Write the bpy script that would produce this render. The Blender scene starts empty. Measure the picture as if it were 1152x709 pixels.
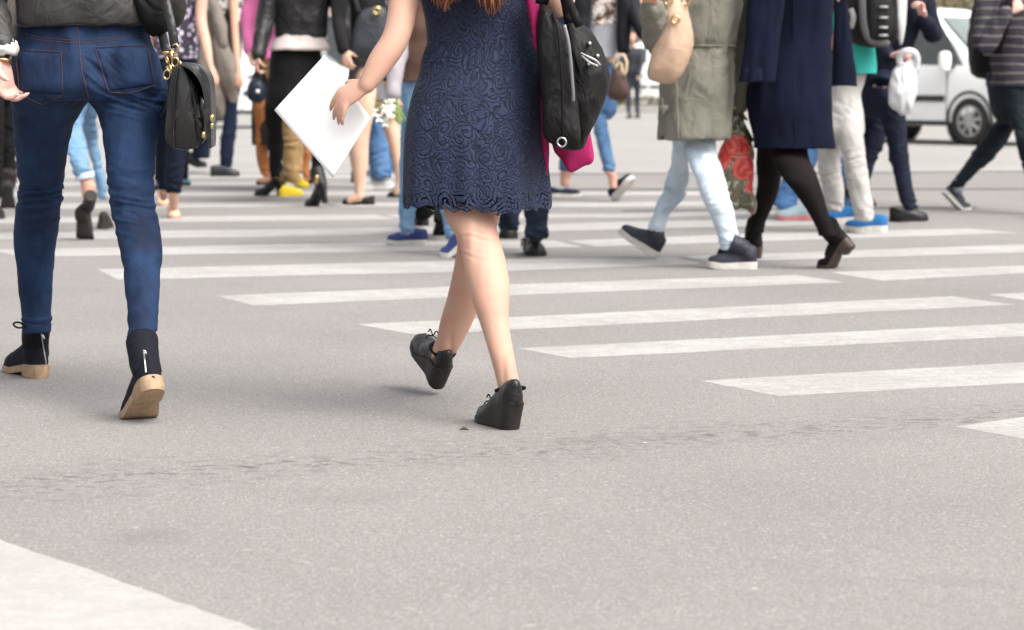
import bpy, math, random
import numpy as np
from mathutils import Vector
from mathutils.bvhtree import BVHTree

# ------------------------------------------------------------------ camera, sky, sun, exposure
sc = bpy.context.scene
F = 2750.0; HC = 0.9; HOR = 85.0
PHI = math.atan((354.5 - HOR) / F)
CAM = np.array([0.0, 0.0, HC])
cd = bpy.data.cameras.new('camera'); cam = bpy.data.objects.new('camera', cd); sc.collection.objects.link(cam)
cam.location = (0, 0, HC); cam.rotation_euler = (math.pi / 2 - PHI, 0, 0)
cd.sensor_width = 36.0; cd.sensor_fit = 'HORIZONTAL'; cd.lens = F * 36.0 / 1152.0
cd.clip_start = 0.1; cd.clip_end = 2000
cd.dof.use_dof = True; cd.dof.focus_distance = 6.45; cd.dof.aperture_fstop = 5.6; cd.dof.aperture_blades = 0
sc.camera = cam

SUN_EL, SUN_AZ = 52.0, 130.0          # azimuth clockwise from +Y (away from the camera): from behind, to the right
w = bpy.data.worlds.new('World'); sc.world = w; w.use_nodes = True
nt = w.node_tree; nt.nodes.clear()
sky = nt.nodes.new('ShaderNodeTexSky'); sky.sky_type = 'NISHITA'; sky.sun_disc = False
sky.sun_elevation = math.radians(SUN_EL); sky.sun_rotation = math.radians(SUN_AZ)
sky.air_density = 1.0; sky.dust_density = 6.0; sky.ozone_density = 0.6
hsv = nt.nodes.new('ShaderNodeHueSaturation'); hsv.inputs['Saturation'].default_value = 0.22
bgn = nt.nodes.new('ShaderNodeBackground'); bgn.inputs['Strength'].default_value = 0.15
wo = nt.nodes.new('ShaderNodeOutputWorld')
nt.links.new(sky.outputs[0], hsv.inputs['Color']); nt.links.new(hsv.outputs[0], bgn.inputs['Color']); nt.links.new(bgn.outputs[0], wo.inputs[0])
sl = bpy.data.lights.new('sun', 'SUN'); so = bpy.data.objects.new('sun', sl); sc.collection.objects.link(so)
sl.energy = 1.35; sl.angle = math.radians(52); sl.color = (1.0, 0.955, 0.9)
_a, _e = math.radians(SUN_AZ), math.radians(SUN_EL)
sd = Vector((math.sin(_a) * math.cos(_e), math.cos(_a) * math.cos(_e), math.sin(_e)))
so.rotation_euler = (-sd).to_track_quat('-Z', 'Y').to_euler(); so.location = sd * 30
sc.view_settings.view_transform = 'Standard'; sc.view_settings.look = 'None'
sc.view_settings.exposure = 1.05; sc.view_settings.gamma = 1.0
sc.cycles.use_denoising = True
sc.cycles.max_bounces = 6; sc.cycles.transparent_max_bounces = 12

R = random.Random(7)
# ------------------------------------------------------------------ projection helpers (photo pixels, 1152 x 709)
CP, SP = math.cos(PHI), math.sin(PHI)
def ray(px, py):
    u = (px - 576.0) / F; v = (354.5 - py) / F
    return np.array([u, CP + v * SP, -SP + v * CP])
def P(px, py, Y):                       # the point seen at a pixel at the distance Y
    r = ray(px, py); return CAM + r * (Y / r[1])
def G(px, py, z=0.0):                   # the point of the ground seen at a pixel
    r = ray(px, py); return CAM + r * ((z - HC) / r[2])
def K(py, Y):                           # metres per pixel
    return Y / ray(576, py)[1] / F
def PY(z, Y):                           # pixel row of a height at a distance
    d = np.array([0, Y, z - HC]); f = d[1] * CP - d[2] * SP; u = d[1] * SP + d[2] * CP
    return 354.5 - F * u / f

# ------------------------------------------------------------------ mesh helpers
def cr(keys, m):                        # Catmull-Rom through keys (K,...) with m steps per span
    keys = np.asarray(keys, float)
    if len(keys) < 3: 
        t = np.linspace(0, 1, m + 1); return np.array([keys[0] * (1 - a) + keys[-1] * a for a in t])
    p = np.concatenate([[2 * keys[0] - keys[1]], keys, [2 * keys[-1] - keys[-2]]])
    out = []
    for i in range(1, len(p) - 2):
        for j in range(m):
            t = j / m
            out.append(0.5 * (2 * p[i] + (p[i + 1] - p[i - 1]) * t + (2 * p[i - 1] - 5 * p[i] + 4 * p[i + 1] - p[i + 2]) * t * t
                              + (3 * p[i] - p[i - 1] - 3 * p[i + 1] + p[i + 2]) * t ** 3))
    out.append(p[-2]); return np.array(out)

class MB:
    def __init__(s): s.v = []; s.f = []; s.n = 0; s.uv = []
    def add(s, v, f, uv=None):
        v = np.asarray(v, float).reshape(-1, 3)
        s.v.append(v); s.f += [tuple(i + s.n for i in q) for q in f]; s.n += len(v)
        s.uv.append(np.asarray(uv, float) if uv is not None else np.zeros((len(v), 2)))
        return s
    def verts(s): return np.concatenate(s.v) if s.v else np.zeros((0, 3))
    def setv(s, v): s.v = [v]; s.uv = [np.concatenate(s.uv)]
    def mesh(s, name, uv=False):
        me = bpy.data.meshes.new(name); me.from_pydata(s.verts().tolist(), [], s.f); me.validate()
        if uv:
            l = me.uv_layers.new(name='UVMap'); U = np.concatenate(s.uv)
            idx = np.empty(len(me.loops), int); me.loops.foreach_get('vertex_index', idx)
            l.data.foreach_set('uv', U[idx].ravel())
        me.update(); return me
    def loft(s, rings, cap0=True, cap1=True, uv=False, closed=True):
        rings = np.asarray(rings); M, n, _ = rings.shape; f = []
        nn = n if closed else n - 1
        for i in range(M - 1):
            for j in range(nn):
                a, b = i * n + j, i * n + (j + 1) % n
                f.append((a, b, b + n, a + n))
        v = rings.reshape(-1, 3)
        U = None
        if uv:
            dl = np.linalg.norm(np.diff(rings, axis=1), axis=2); uu = np.concatenate([np.zeros((M, 1)), np.cumsum(dl, 1)], 1)
            dv = np.linalg.norm(np.diff(rings, axis=0), axis=2).mean(1); vv = np.concatenate([[0], np.cumsum(dv)])
            U = np.stack([uu - uu[:, :1].mean(), np.repeat(vv[:, None], n, 1)], 2).reshape(-1, 2)
        ex = []
        if cap0: f += [(j, len(v), (j + 1) % n) for j in range(n)]; ex.append(rings[0].mean(0)); v = np.vstack([v, ex[-1]])
        if cap1:
            o = (M - 1) * n; c = len(v); f += [(o + j, o + (j + 1) % n, c) for j in range(n)]; v = np.vstack([v, rings[-1].mean(0)])
        if U is not None and len(U) < len(v): U = np.vstack([U, np.zeros((len(v) - len(U), 2))])
        return s.add(v, f, U)

def ring(c, a, b, yaw=0.0, n=28, ex=2.0, tilt=0.0):
    ph = np.arange(n) * 2 * math.pi / n; p = ph + yaw      # yaw is clockwise from +Y
    r = (np.abs(np.cos(p) / a) ** ex + np.abs(np.sin(p) / b) ** ex) ** (-1 / ex)
    o = np.zeros((n, 3)); o[:, 0] = c[0] + r * np.cos(ph); o[:, 1] = c[1] + r * np.sin(ph); o[:, 2] = c[2] + tilt * r * np.cos(ph)
    return o
def rrow(xl, xr, py, Y, ratio=1.0, n=28, grow=1.0, ex=2.0, yaw=0.0, tilt=0.0):
    c = P((xl + xr) / 2, py, Y); a = (xr - xl) / 2 * K(py, Y) * grow
    return ring(c, a, a * ratio, yaw, n, ex, tilt)
def rowtube(mb, rows, ratio=1.0, m=4, n=28, grow=1.0, ex=2.0, cap=True, **kw):
    ks = []
    for r in rows:
        q = r[4] if len(r) > 4 else ratio
        ks.append(rrow(r[0], r[1], r[2], r[3], q, n, grow, ex))
    return mb.loft(cr(ks, m), cap, cap, **kw)

def frames(path, ref=None):
    path = np.asarray(path); T = np.gradient(path, axis=0); T /= np.linalg.norm(T, axis=1)[:, None] + 1e-9
    if ref is None: ref = np.array([0, 1.0, 0]) if abs(T[:, 1]).mean() < 0.8 else np.array([0, 0, 1.0])
    A = np.cross(T, ref); A /= np.linalg.norm(A, axis=1)[:, None] + 1e-9
    return T, A, np.cross(A, T)
def tube(mb, pts, rad, m=4, n=14, flat=1.0, ref=None, cap=True, uv=False, round_ends=True):
    pts = np.asarray(pts, float); rad = np.broadcast_to(np.asarray(rad, float), (len(pts),))
    p = cr(pts, m); r = cr(rad[:, None], m)[:, 0]
    if round_ends:
        d0 = p[0] - p[1]; d0 /= np.linalg.norm(d0) + 1e-9; d1 = p[-1] - p[-2]; d1 /= np.linalg.norm(d1) + 1e-9
        p = np.vstack([p[0] + d0 * r[0] * .8, p[0] + d0 * r[0] * .5, p, p[-1] + d1 * r[-1] * .5, p[-1] + d1 * r[-1] * .8])
        r = np.concatenate([[r[0] * .45, r[0] * .8], r, [r[-1] * .8, r[-1] * .45]])
    T, A, B = frames(p, ref); ph = np.arange(n) * 2 * math.pi / n
    rings = p[:, None] + r[:, None, None] * (A[:, None] * np.cos(ph)[None, :, None] + flat * B[:, None] * np.sin(ph)[None, :, None])
    return mb.loft(rings, cap, cap, uv=uv)
def box(mb, c, s, yaw=0.0):
    x, y, z = np.array(s) / 2; v = np.array([[i * x, j * y, k * z] for k in (-1, 1) for j in (-1, 1) for i in (-1, 1)])
    ca, sa = math.cos(yaw), math.sin(yaw)
    v = np.stack([v[:, 0] * ca - v[:, 1] * sa, v[:, 0] * sa + v[:, 1] * ca, v[:, 2]], 1) + np.array(c)
    return mb.add(v, [(0, 2, 3, 1), (4, 5, 7, 6), (0, 1, 5, 4), (2, 6, 7, 3), (0, 4, 6, 2), (1, 3, 7, 5)])
def torus(mb, c, axis, R0, r0, n=20, k=8, sx=1.0):
    axis = np.array(axis, float); axis /= np.linalg.norm(axis); a = np.cross(axis, [0.3, 0.2, 1]); a /= np.linalg.norm(a); b = np.cross(axis, a)
    rg = []
    for i in range(n):
        t = 2 * math.pi * i / n; d = a * math.cos(t) * sx + b * math.sin(t)
        rg.append([np.array(c) + d * (R0 + r0 * math.cos(s)) + axis * r0 * math.sin(s) for s in np.arange(k) * 2 * math.pi / k])
    rg = np.array(rg); v = rg.reshape(-1, 3)
    return mb.add(v, [(i * k + j, ((i + 1) % n) * k + j, ((i + 1) % n) * k + (j + 1) % k, i * k + (j + 1) % k) for i in range(n) for j in range(k)])
def outline_pts(px, Y, n=64):           # smooth closed outline in the plane at Y, centre first
    p = np.array([P(a, b, Y) for a, b in px]); p = np.vstack([p, p[:1]])
    q = cr(np.vstack([p[-2], p, p[1]]), 6)[6:-6][:-1]
    d = np.concatenate([[0], np.cumsum(np.linalg.norm(np.diff(np.vstack([q, q[:1]]), axis=0), axis=1))]); t = np.linspace(0, d[-1], n, endpoint=False)
    qq = np.vstack([q, q[:1]]); return np.stack([np.interp(t, d, qq[:, i]) for i in range(3)], 1)
def pillow(mb, px, Y, th, p=2.6, n=72, steps=10, slope=(0.0, 0.0), yoff=0.0, sharp=False):
    """a stuffed bag: outline in photo pixels at the distance Y, half thickness th in depth; slope shears the depth along x and z"""
    o = outline_pts(px, Y, n); c = o.mean(0); ks = np.sin(np.linspace(0.02, 1, steps) * math.pi / 2); rings = []
    for sgn in (-1, 1):
        seq = ks if sgn < 0 else ks[::-1]
        for k in seq:
            if sgn > 0 and k == 1: continue
            q = c + (o - c) * k; q = q.copy(); q[:, 1] += sgn * th * (1 - k ** p) ** (1 / p) + yoff
            q[:, 1] += slope[0] * (q[:, 0] - c[0]) + slope[1] * (q[:, 2] - c[2]); rings.append(q)
    return mb.loft(np.array(rings))

# value noise for real folds
_T = np.random.RandomState(3).rand(4096)
def vnoise(p):
    p = np.asarray(p, float); i = np.floor(p).astype(int); f = p - i; f = f * f * (3 - 2 * f); o = 0
    for dx in (0, 1):
        for dy in (0, 1):
            for dz in (0, 1):
                h = ((i[:, 0] + dx) * 73 + (i[:, 1] + dy) * 1571 + (i[:, 2] + dz) * 331) % 4096
                wgt = (f[:, 0] if dx else 1 - f[:, 0]) * (f[:, 1] if dy else 1 - f[:, 1]) * (f[:, 2] if dz else 1 - f[:, 2])
                o = o + _T[h] * wgt
    return o * 2 - 1
def fbm(p, o=3): 
    p = np.asarray(p, float); return sum(vnoise(p * 2 ** k + 17.3 * k) * 0.5 ** k for k in range(o))
def remesh(mb, voxel, smooth=4, fac=0.5):
    me = mb.mesh('tmp'); ob = bpy.data.objects.new('tmp', me); sc.collection.objects.link(ob)
    r = ob.modifiers.new('r', 'REMESH'); r.mode = 'VOXEL'; r.voxel_size = voxel; r.adaptivity = 0
    if smooth: s_ = ob.modifiers.new('s', 'SMOOTH'); s_.factor = fac; s_.iterations = smooth
    ev = ob.evaluated_get(bpy.context.evaluated_depsgraph_get()); m2 = ev.to_mesh()
    nv = len(m2.vertices); co = np.empty(nv * 3); m2.vertices.foreach_get('co', co)
    fs = [tuple(p.vertices) for p in m2.polygons]; ev.to_mesh_clear()
    bpy.data.objects.remove(ob); bpy.data.meshes.remove(me)
    o = MB(); o.add(co.reshape(-1, 3), fs); return o
def normals(mb):
    v = mb.verts(); N = np.zeros_like(v)
    q = np.array([f if len(f) == 4 else (f[0], f[1], f[2], f[2]) for f in mb.f if len(f) in (3, 4)])
    fn = np.cross(v[q[:, 2]] - v[q[:, 0]], v[q[:, 3]] - v[q[:, 1]])
    tri = q[:, 2] == q[:, 3]
    fn[tri] = np.cross(v[q[tri, 1]] - v[q[tri, 0]], v[q[tri, 2]] - v[q[tri, 0]])
    for k in range(4): np.add.at(N, q[:, k], fn)
    return N / (np.linalg.norm(N, axis=1)[:, None] + 1e-12)
def push(mb, amt): v = mb.verts(); mb.setv(v + normals(mb) * amt[:, None]); return mb
def folds(mb, amp=0.004, scale=(9, 9, 5), seed=0):
    v = mb.verts(); return push(mb, amp * (np.abs(fbm(v * np.array(scale) + seed, 3)) * -2 + 0.5))
def kneefolds(mb, list_):               # (x, z, half width x, half height, amp, wavelength, tilt): irregular creases round a joint
    v = mb.verts(); a = np.zeros(len(v))
    for (x, z, wx, hz, amp, lam, tilt) in list_:
        g = np.exp(-((v[:, 2] - z) / hz) ** 2) * np.clip(1 - (np.abs(v[:, 0] - x) / wx) ** 4, 0, 1)
        q = np.stack([v[:, 0] * 9, v[:, 1] * 9, (v[:, 2] + tilt * (v[:, 0] - x) + .010 * vnoise(v * 11 + x * 50)) / lam * 1.9], 1)
        r1 = 1 - np.abs(vnoise(q + x * 31)) * 3.0; r2 = 1 - np.abs(vnoise(q * np.array([1.3, 1.3, 1.9]) + 77)) * 3.0
        a += amp * g * (np.clip(r1, -.6, 1) * .75 + np.clip(r2, -.6, 1) * .35)
    return push(mb, a)

# ------------------------------------------------------------------ object helpers
def mkobj(name, mb, mat, parent=None, base=None, uv=False, smooth=True, label=None, sharp=None):
    me = mb.mesh(name, uv)
    b = np.array(parent['_b'] if parent is not None and base is None else (base if base is not None else (0, 0, 0)), float)
    co = np.empty(len(me.vertices) * 3); me.vertices.foreach_get('co', co); co = co.reshape(-1, 3) - b; me.vertices.foreach_set('co', co.ravel())
    mats = mat if isinstance(mat, (list, tuple)) else [mat]
    for m_ in mats: me.materials.append(m_)
    if smooth: me.polygons.foreach_set('use_smooth', [True] * len(me.polygons))
    if sharp: me.set_sharp_from_angle(angle=math.radians(sharp))
    me.update()
    o = bpy.data.objects.new(name, me); sc.collection.objects.link(o)
    o['_b'] = b.tolist()
    if parent is not None:
        o.parent = parent; o.location = (b - np.array(parent['_b'])).tolist()
    else: o.location = b.tolist()
    if label: o['label'] = label
    return o
def empty(name, base, label, cat, group=None):
    o = bpy.data.objects.new(name, None); sc.collection.objects.link(o); o.location = list(base); o['_b'] = [float(x) for x in base]
    o.empty_display_size = 0.1
    return tag(o, label, cat, group)
def tag(o, label, cat, group=None, kind=None):
    if label: o['label'] = label
    if cat: o['category'] = cat
    if group: o['group'] = group
    if kind: o['kind'] = kind
    return o

# ------------------------------------------------------------------ materials
def newmat(name):
    m = bpy.data.materials.new(name); m.use_nodes = True; n = m.node_tree.nodes; return m, n, m.node_tree.links, n['Principled BSDF']
def N(n, t, **kw):
    x = n.new('ShaderNode' + t)
    for k, v in kw.items():
        if k in x.inputs: x.inputs[k].default_value = v
        else: setattr(x, k, v)
    return x
def rgba(c): return (c[0], c[1], c[2], 1.0)
def noise(n, l, scale, detail=4.0, rough=0.55, vec=None, dist=0.0):
    t = N(n, 'TexNoise'); t.inputs['Scale'].default_value = scale; t.inputs['Detail'].default_value = detail; t.inputs['Roughness'].default_value = rough
    t.inputs['Distortion'].default_value = dist
    if vec is not None: l.new(vec, t.inputs['Vector'])
    return t
def ramp(n, l, fac, stops):
    r = N(n, 'ValToRGB'); e = r.color_ramp.elements
    while len(e) < len(stops): e.new(0.5)
    for i, (p, c) in enumerate(stops):
        e[i].position = p; e[i].color = rgba(c) if hasattr(c, '__len__') else (c, c, c, 1)
    l.new(fac, r.inputs['Fac']); return r
def math_(n, l, op, a, b=None, c=None):
    m = N(n, 'Math'); m.operation = op
    for i, x in enumerate((a, b, c)):
        if x is None: continue
        if hasattr(x, 'is_output') or hasattr(x, 'links'): l.new(x, m.inputs[i])
        else: m.inputs[i].default_value = x
    return m.outputs[0]
def mix(n, l, fac, a, b, blend='MIX'):
    m = N(n, 'Mix'); m.data_type = 'RGBA'; m.blend_type = blend
    for k, x in ((0, fac), (6, a), (7, b)):
        if hasattr(x, 'links'): l.new(x, m.inputs[k])
        else: m.inputs[k].default_value = rgba(x) if hasattr(x, '__len__') else x
    return m.outputs[2]
def bump(n, l, h, strength, dist, b, prev=None):
    k = N(n, 'Bump'); k.inputs['Strength'].default_value = strength; k.inputs['Distance'].default_value = dist
    l.new(h, k.inputs['Height'])
    if prev is not None: l.new(prev, k.inputs['Normal'])
    l.new(k.outputs[0], b.inputs['Normal']); return k.outputs[0]
def geo(n): return N(n, 'NewGeometry').outputs['Position']

def cloth(name, col, col2=None, rough=0.85, fold=0.5, fscale=9, weave=500, wstr=0.25, var=0.25, sheen=0.0, spec=0.2):
    m, n, l, b = newmat(name); pos = geo(n)
    c2 = col2 or tuple(x * (1 - var) for x in col)
    f = noise(n, l, 6, 5, 0.6, pos); g = noise(n, l, weave, 2, 0.5, pos)
    c = mix(n, l, ramp(n, l, f.outputs[0], [(0.35, 0.0), (0.65, 1.0)]).outputs[0], col, c2)
    c = mix(n, l, math_(n, l, 'MULTIPLY', g.outputs[0], 0.35), c, tuple(x * 0.55 for x in col), 'MIX')
    l.new(c, b.inputs['Base Color']); b.inputs['Roughness'].default_value = rough; b.inputs['Specular IOR Level'].default_value = spec
    b.inputs['Sheen Weight'].default_value = sheen; b.inputs['Sheen Roughness'].default_value = 0.6
    sep = N(n, 'Mapping'); l.new(pos, sep.inputs['Vector']); sep.inputs['Scale'].default_value = (1.0, 1.0, 0.55)
    fo = noise(n, l, fscale, 3, 0.5, sep.outputs[0], 0.6)
    p = bump(n, l, fo.outputs[0], fold, 0.03, b)
    bump(n, l, g.outputs[0], wstr, 0.002, b, p); return m
def plain(name, col, rough=0.5, spec=0.5, metal=0.0, var=0.12, scale=30, bstr=0.1, bscale=120):
    m, n, l, b = newmat(name); pos = geo(n); f = noise(n, l, scale, 4, 0.6, pos)
    l.new(mix(n, l, ramp(n, l, f.outputs[0], [(0.35, 0.0), (0.65, 1.0)]).outputs[0], col, tuple(x * (1 - var) for x in col)), b.inputs['Base Color'])
    b.inputs['Roughness'].default_value = rough; b.inputs['Specular IOR Level'].default_value = spec; b.inputs['Metallic'].default_value = metal
    if bstr: bump(n, l, noise(n, l, bscale, 3, 0.6, pos).outputs[0], bstr, 0.003, b)
    return m
def leather(name, col, rough=0.45, var=0.3, fold=0.35, fscale=14, grain=260, spec=0.3):
    m, n, l, b = newmat(name); pos = geo(n); f = noise(n, l, 9, 5, 0.65, pos)
    l.new(mix(n, l, ramp(n, l, f.outputs[0], [(0.35, 0.0), (0.7, 1.0)]).outputs[0], col, tuple(min(1, x * (1 + var) + 0.004) for x in col)), b.inputs['Base Color'])
    l.new(ramp(n, l, f.outputs[0], [(0.3, rough * 0.8), (0.7, min(1, rough * 1.35))]).outputs[0], b.inputs['Roughness']); b.inputs['Specular IOR Level'].default_value = spec
    v = N(n, 'TexVoronoi'); v.inputs['Scale'].default_value = grain; l.new(pos, v.inputs['Vector'])
    p = bump(n, l, noise(n, l, fscale, 3, 0.55, pos, 0.8).outputs[0], fold, 0.03, b)
    bump(n, l, v.outputs['Distance'], 0.2, 0.001, b, p); return m
def skinmat(name, col, blotch=(0.55, 0.22, 0.17)):
    m, n, l, b = newmat(name); pos = geo(n)
    f = noise(n, l, 11, 5, 0.6, pos); f2 = noise(n, l, 160, 3, 0.6, pos)
    c = mix(n, l, ramp(n, l, f.outputs[0], [(0.40, 0.0), (0.70, 0.45)]).outputs[0], col, blotch)
    c = mix(n, l, math_(n, l, 'MULTIPLY', f2.outputs[0], 0.1), c, tuple(x * 0.6 for x in col))
    l.new(c, b.inputs['Base Color']); b.inputs['Roughness'].default_value = 0.58; b.inputs['Specular IOR Level'].default_value = 0.25
    b.inputs['Subsurface Weight'].default_value = 0.12; b.inputs['Subsurface Radius'].default_value = (0.012, 0.005, 0.003); b.inputs['Subsurface Scale'].default_value = 0.6
    bump(n, l, f2.outputs[0], 0.16, 0.001, b); return m
def denim(name, dark, light, fade=0.5, twill=420):
    m, n, l, b = newmat(name); pos = geo(n)
    mp = N(n, 'Mapping'); l.new(pos, mp.inputs['Vector']); mp.inputs['Scale'].default_value = (1, 1, 0.35); 
    a = noise(n, l, 7, 5, 0.6, mp.outputs[0]); s = noise(n, l, twill, 3, 0.75, pos)
    ms = N(n, 'Mapping'); l.new(pos, ms.inputs['Vector']); ms.inputs['Scale'].default_value = (1, 1, 0.12)
    st = noise(n, l, 300, 2, 0.6, ms.outputs[0])
    fac = math_(n, l, 'MULTIPLY', ramp(n, l, a.outputs[0], [(0.36, 0.0), (0.68, 1.0)]).outputs[0], fade)
    fac = math_(n, l, 'ADD', fac, math_(n, l, 'MULTIPLY', math_(n, l, 'SUBTRACT', s.outputs[0], 0.5), 0.9))
    fac = math_(n, l, 'ADD', fac, math_(n, l, 'MULTIPLY', math_(n, l, 'SUBTRACT', st.outputs[0], 0.5), 0.5))
    cl = N(n, 'Clamp'); l.new(fac, cl.inputs[0])
    l.new(mix(n, l, cl.outputs[0], dark, light), b.inputs['Base Color'])
    b.inputs['Roughness'].default_value = 0.8; b.inputs['Specular IOR Level'].default_value = 0.25; b.inputs['Sheen Weight'].default_value = 0.0
    p = bump(n, l, s.outputs[0], 0.25, 0.0015, b)
    bump(n, l, noise(n, l, 26, 3, 0.6, mp.outputs[0], 0.5).outputs[0], 0.22, 0.012, b, p); return m

SK = skinmat('skin_fair', (0.515, 0.322, 0.240)); SK2 = skinmat('skin_tan', (0.55, 0.33, 0.23)); SKT = skinmat('skin_hosiery', (0.60, 0.40, 0.29), (0.5, 0.28, 0.2))
SKP = skinmat('skin_pink', (0.66, 0.40, 0.34))
BLACK = leather('black_leather', (0.008, 0.0075, 0.0075)); DGREY = leather('dark_grey_leather', (0.020, 0.0185, 0.018), 0.45, 0.6, 0.6, 10, spec=.35)
BLKCLOTH = cloth('black_cloth', (0.006, 0.006, 0.0065), rough=0.85, sheen=0); NAVYCLOTH = cloth('navy_wool', (0.0050, 0.0070, 0.0205), rough=0.95, sheen=0.0, fold=0.25, fscale=6, spec=.15)
GOLD = plain('gold_metal', (0.72, 0.52, 0.24), 0.25, 0.5, 1.0, 0.05, 30, 0); STEEL = plain('steel', (0.62, 0.62, 0.62), 0.3, 0.5, 1.0, 0.08, 30, 0)
CREPE = plain('tan_crepe', (0.37, 0.255, 0.16), 0.75, 0.3, var=0.25, scale=60, bstr=0.4, bscale=180)
CREPED = plain('brown_crepe', (0.21, 0.13, 0.075), 0.8, 0.3, var=0.5, scale=45, bstr=0.4, bscale=180)
RUBW = plain('white_rubber', (0.55, 0.53, 0.49), 0.6, 0.4, var=0.2, scale=40); RUBK = plain('black_rubber', (0.010, 0.010, 0.010), 0.7, 0.3)
HAIRB = plain('brown_hair', (0.035, 0.02, 0.013), 0.5, 0.5, var=0.4, scale=60); HAIRD = plain('dark_hair', (0.015, 0.011, 0.009), 0.5, 0.5)
# ------------------------------------------------------------------ figures
def fwd(yaw): a = math.radians(yaw); return np.array([math.sin(a), math.cos(a), 0.0])
def rgt(yaw): a = math.radians(yaw); return np.array([math.cos(a), -math.sin(a), 0.0])
UP = np.array([0, 0, 1.0])
def unit(v): v = np.asarray(v, float); return v / (np.linalg.norm(v) + 1e-12)
def rot(v, ax, an): ax = unit(ax); return v * math.cos(an) + np.cross(ax, v) * math.sin(an) + ax * np.dot(ax, v) * (1 - math.cos(an))
def hand(mb, wrist, D, Nn, side=1, s=1.0, curl=(0.35, 0.5, 0.35), spread=0.12, thumb=0.35, fs=None, fan=0.0):
    D = unit(D); Nn = unit(Nn - D * np.dot(D, Nn)); S = np.cross(D, Nn) * side; wrist = np.asarray(wrist)
    rg = []
    for t, a, b in ((-0.010, 0.019, 0.0165), (0.004, 0.0235, 0.0175), (0.025, 0.031, 0.0165), (0.055, 0.039, 0.0155), (0.08, 0.041, 0.0135), (0.094, 0.036, 0.010)):
        ph = np.arange(20) * 2 * math.pi / 20; c = wrist + D * t * s
        rg.append(c + s * (a * np.cos(ph)[:, None] * S + b * np.sin(ph)[:, None] * Nn))
    mb.loft(np.array(rg))
    for i, (o, L) in enumerate(((0.030, 0.072), (0.0105, 0.081), (-0.0095, 0.075), (-0.029, 0.060))):
        c = [x * (fs[i] if fs else 1) for x in curl]; d = rot(D, Nn, 0)
        d = unit(D * math.cos(fan) - S * math.sin(fan) + S * spread * (1.5 - i) * 0.55); p = wrist + (D * 0.078 + S * o) * s; pts = [p]; 
        ax = np.cross(d, Nn)
        for fr, cu in zip((0.28, 0.42, 0.28, 0.24), (0, *c)):
            d = rot(d, ax, cu); p = p + d * L * s * fr * 1.0; pts.append(p)
        tube(mb, pts, [0.0098 * s, 0.0096 * s, 0.0086 * s, 0.008 * s, 0.0062 * s], 3, 10)
    b = wrist + (D * 0.022 + S * 0.024) * s; d = unit(D * 0.75 + S * 0.6 + Nn * thumb); pts = [b, b + d * 0.03 * s]
    d2 = rot(d, np.cross(d, Nn), 0.35); pts.append(pts[-1] + d2 * 0.03 * s); d3 = rot(d2, np.cross(d, Nn), 0.3); pts.append(pts[-1] + d3 * 0.026 * s)
    tube(mb, pts, [0.013 * s, 0.0115 * s, 0.0098 * s, 0.007 * s], 3, 10)

TOR = [(-0.075, .085, .08, 0), (-0.02, .158, .112, -.008), (.04, .166, .118, -.01), (.12, .148, .102, 0), (.20, .126, .088, .005), (.30, .138, .098, .01),
       (.40, .152, .108, .012), (.47, .160, .098, 0), (.52, .145, .080, -.01), (.553, .095, .062, -.015), (.58, .056, .054, -.01), (.65, .051, .054, .01)]
def torings(C, yaw, h=1.68, g=1.0, z0=-1, z1=2, n=28, lean=0.0, fat=1.0):
    q = h / 1.68; f = fwd(yaw); out = []
    for dz, a, b, s in TOR:
        if dz < z0 or dz > z1: continue
        gg = g if dz < 0.54 else 1 + (g - 1) * 0.6
        out.append(ring(np.array(C) + f * (s + lean * max(0, dz)) * q + UP * dz * q, a * q * gg * fat, b * q * (1 + (gg - 1) * 1.3) * fat, math.radians(yaw), n, 2.3))
    return out
def shoulder(C, yaw, side, h=1.68, lean=0.0):
    q = h / 1.68; return np.array(C) + rgt(yaw) * 0.165 * side * q + UP * 0.49 * q + fwd(yaw) * (lean * 0.49 - 0.005) * q
def defarm(C, yaw, side, h=1.68, swing=0.1, lean=0.0):
    q = h / 1.68; s = shoulder(C, yaw, side, h, lean); f = fwd(yaw); r = rgt(yaw)
    e = s + (-UP * 0.285 + r * side * 0.05 + f * (swing - 0.02)) * q; w = e + (-UP * 0.225 + r * side * 0.015 + f * (swing * 1.6 + 0.04)) * q
    return [s, e, w]
def add_head(mb, C, yaw, h=1.68, lean=0.0):
    q = h / 1.68; f = fwd(yaw); r = rgt(yaw); c = np.array(C) + UP * 0.755 * q + f * (0.02 + lean * 0.7) * q; rg = []
    for t in np.linspace(-1, 1, 13):
        k = math.sqrt(max(0.0, 1 - t * t)) ** 0.85 + 0.01; jaw = 1 - 0.22 * max(0, -t)
        rg.append(ring(c + UP * t * 0.118 * q + f * (0.012 * max(0, -t)) * q, 0.076 * k * jaw * q, 0.098 * k * q, math.radians(yaw), 24))
    mb.loft(np.array(rg))
    tube(mb, [c + f * .092 * q + UP * .02 * q, c + f * .104 * q - UP * .005 * q, c + f * .112 * q - UP * .028 * q], [.008 * q, .011 * q, .013 * q], 2, 8)
    tube(mb, [c + f * .09 * q - UP * .06 * q + r * .02 * q, c + f * .096 * q - UP * .06 * q, c + f * .09 * q - UP * .06 * q - r * .02 * q], .008 * q, 2, 8)
    for sd_ in (-1, 1): tube(mb, [c + r * sd_ * .074 * q + UP * .025 * q, c + r * sd_ * .084 * q, c + r * sd_ * .074 * q - UP * .03 * q], .011 * q, 2, 8)
    return c
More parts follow.
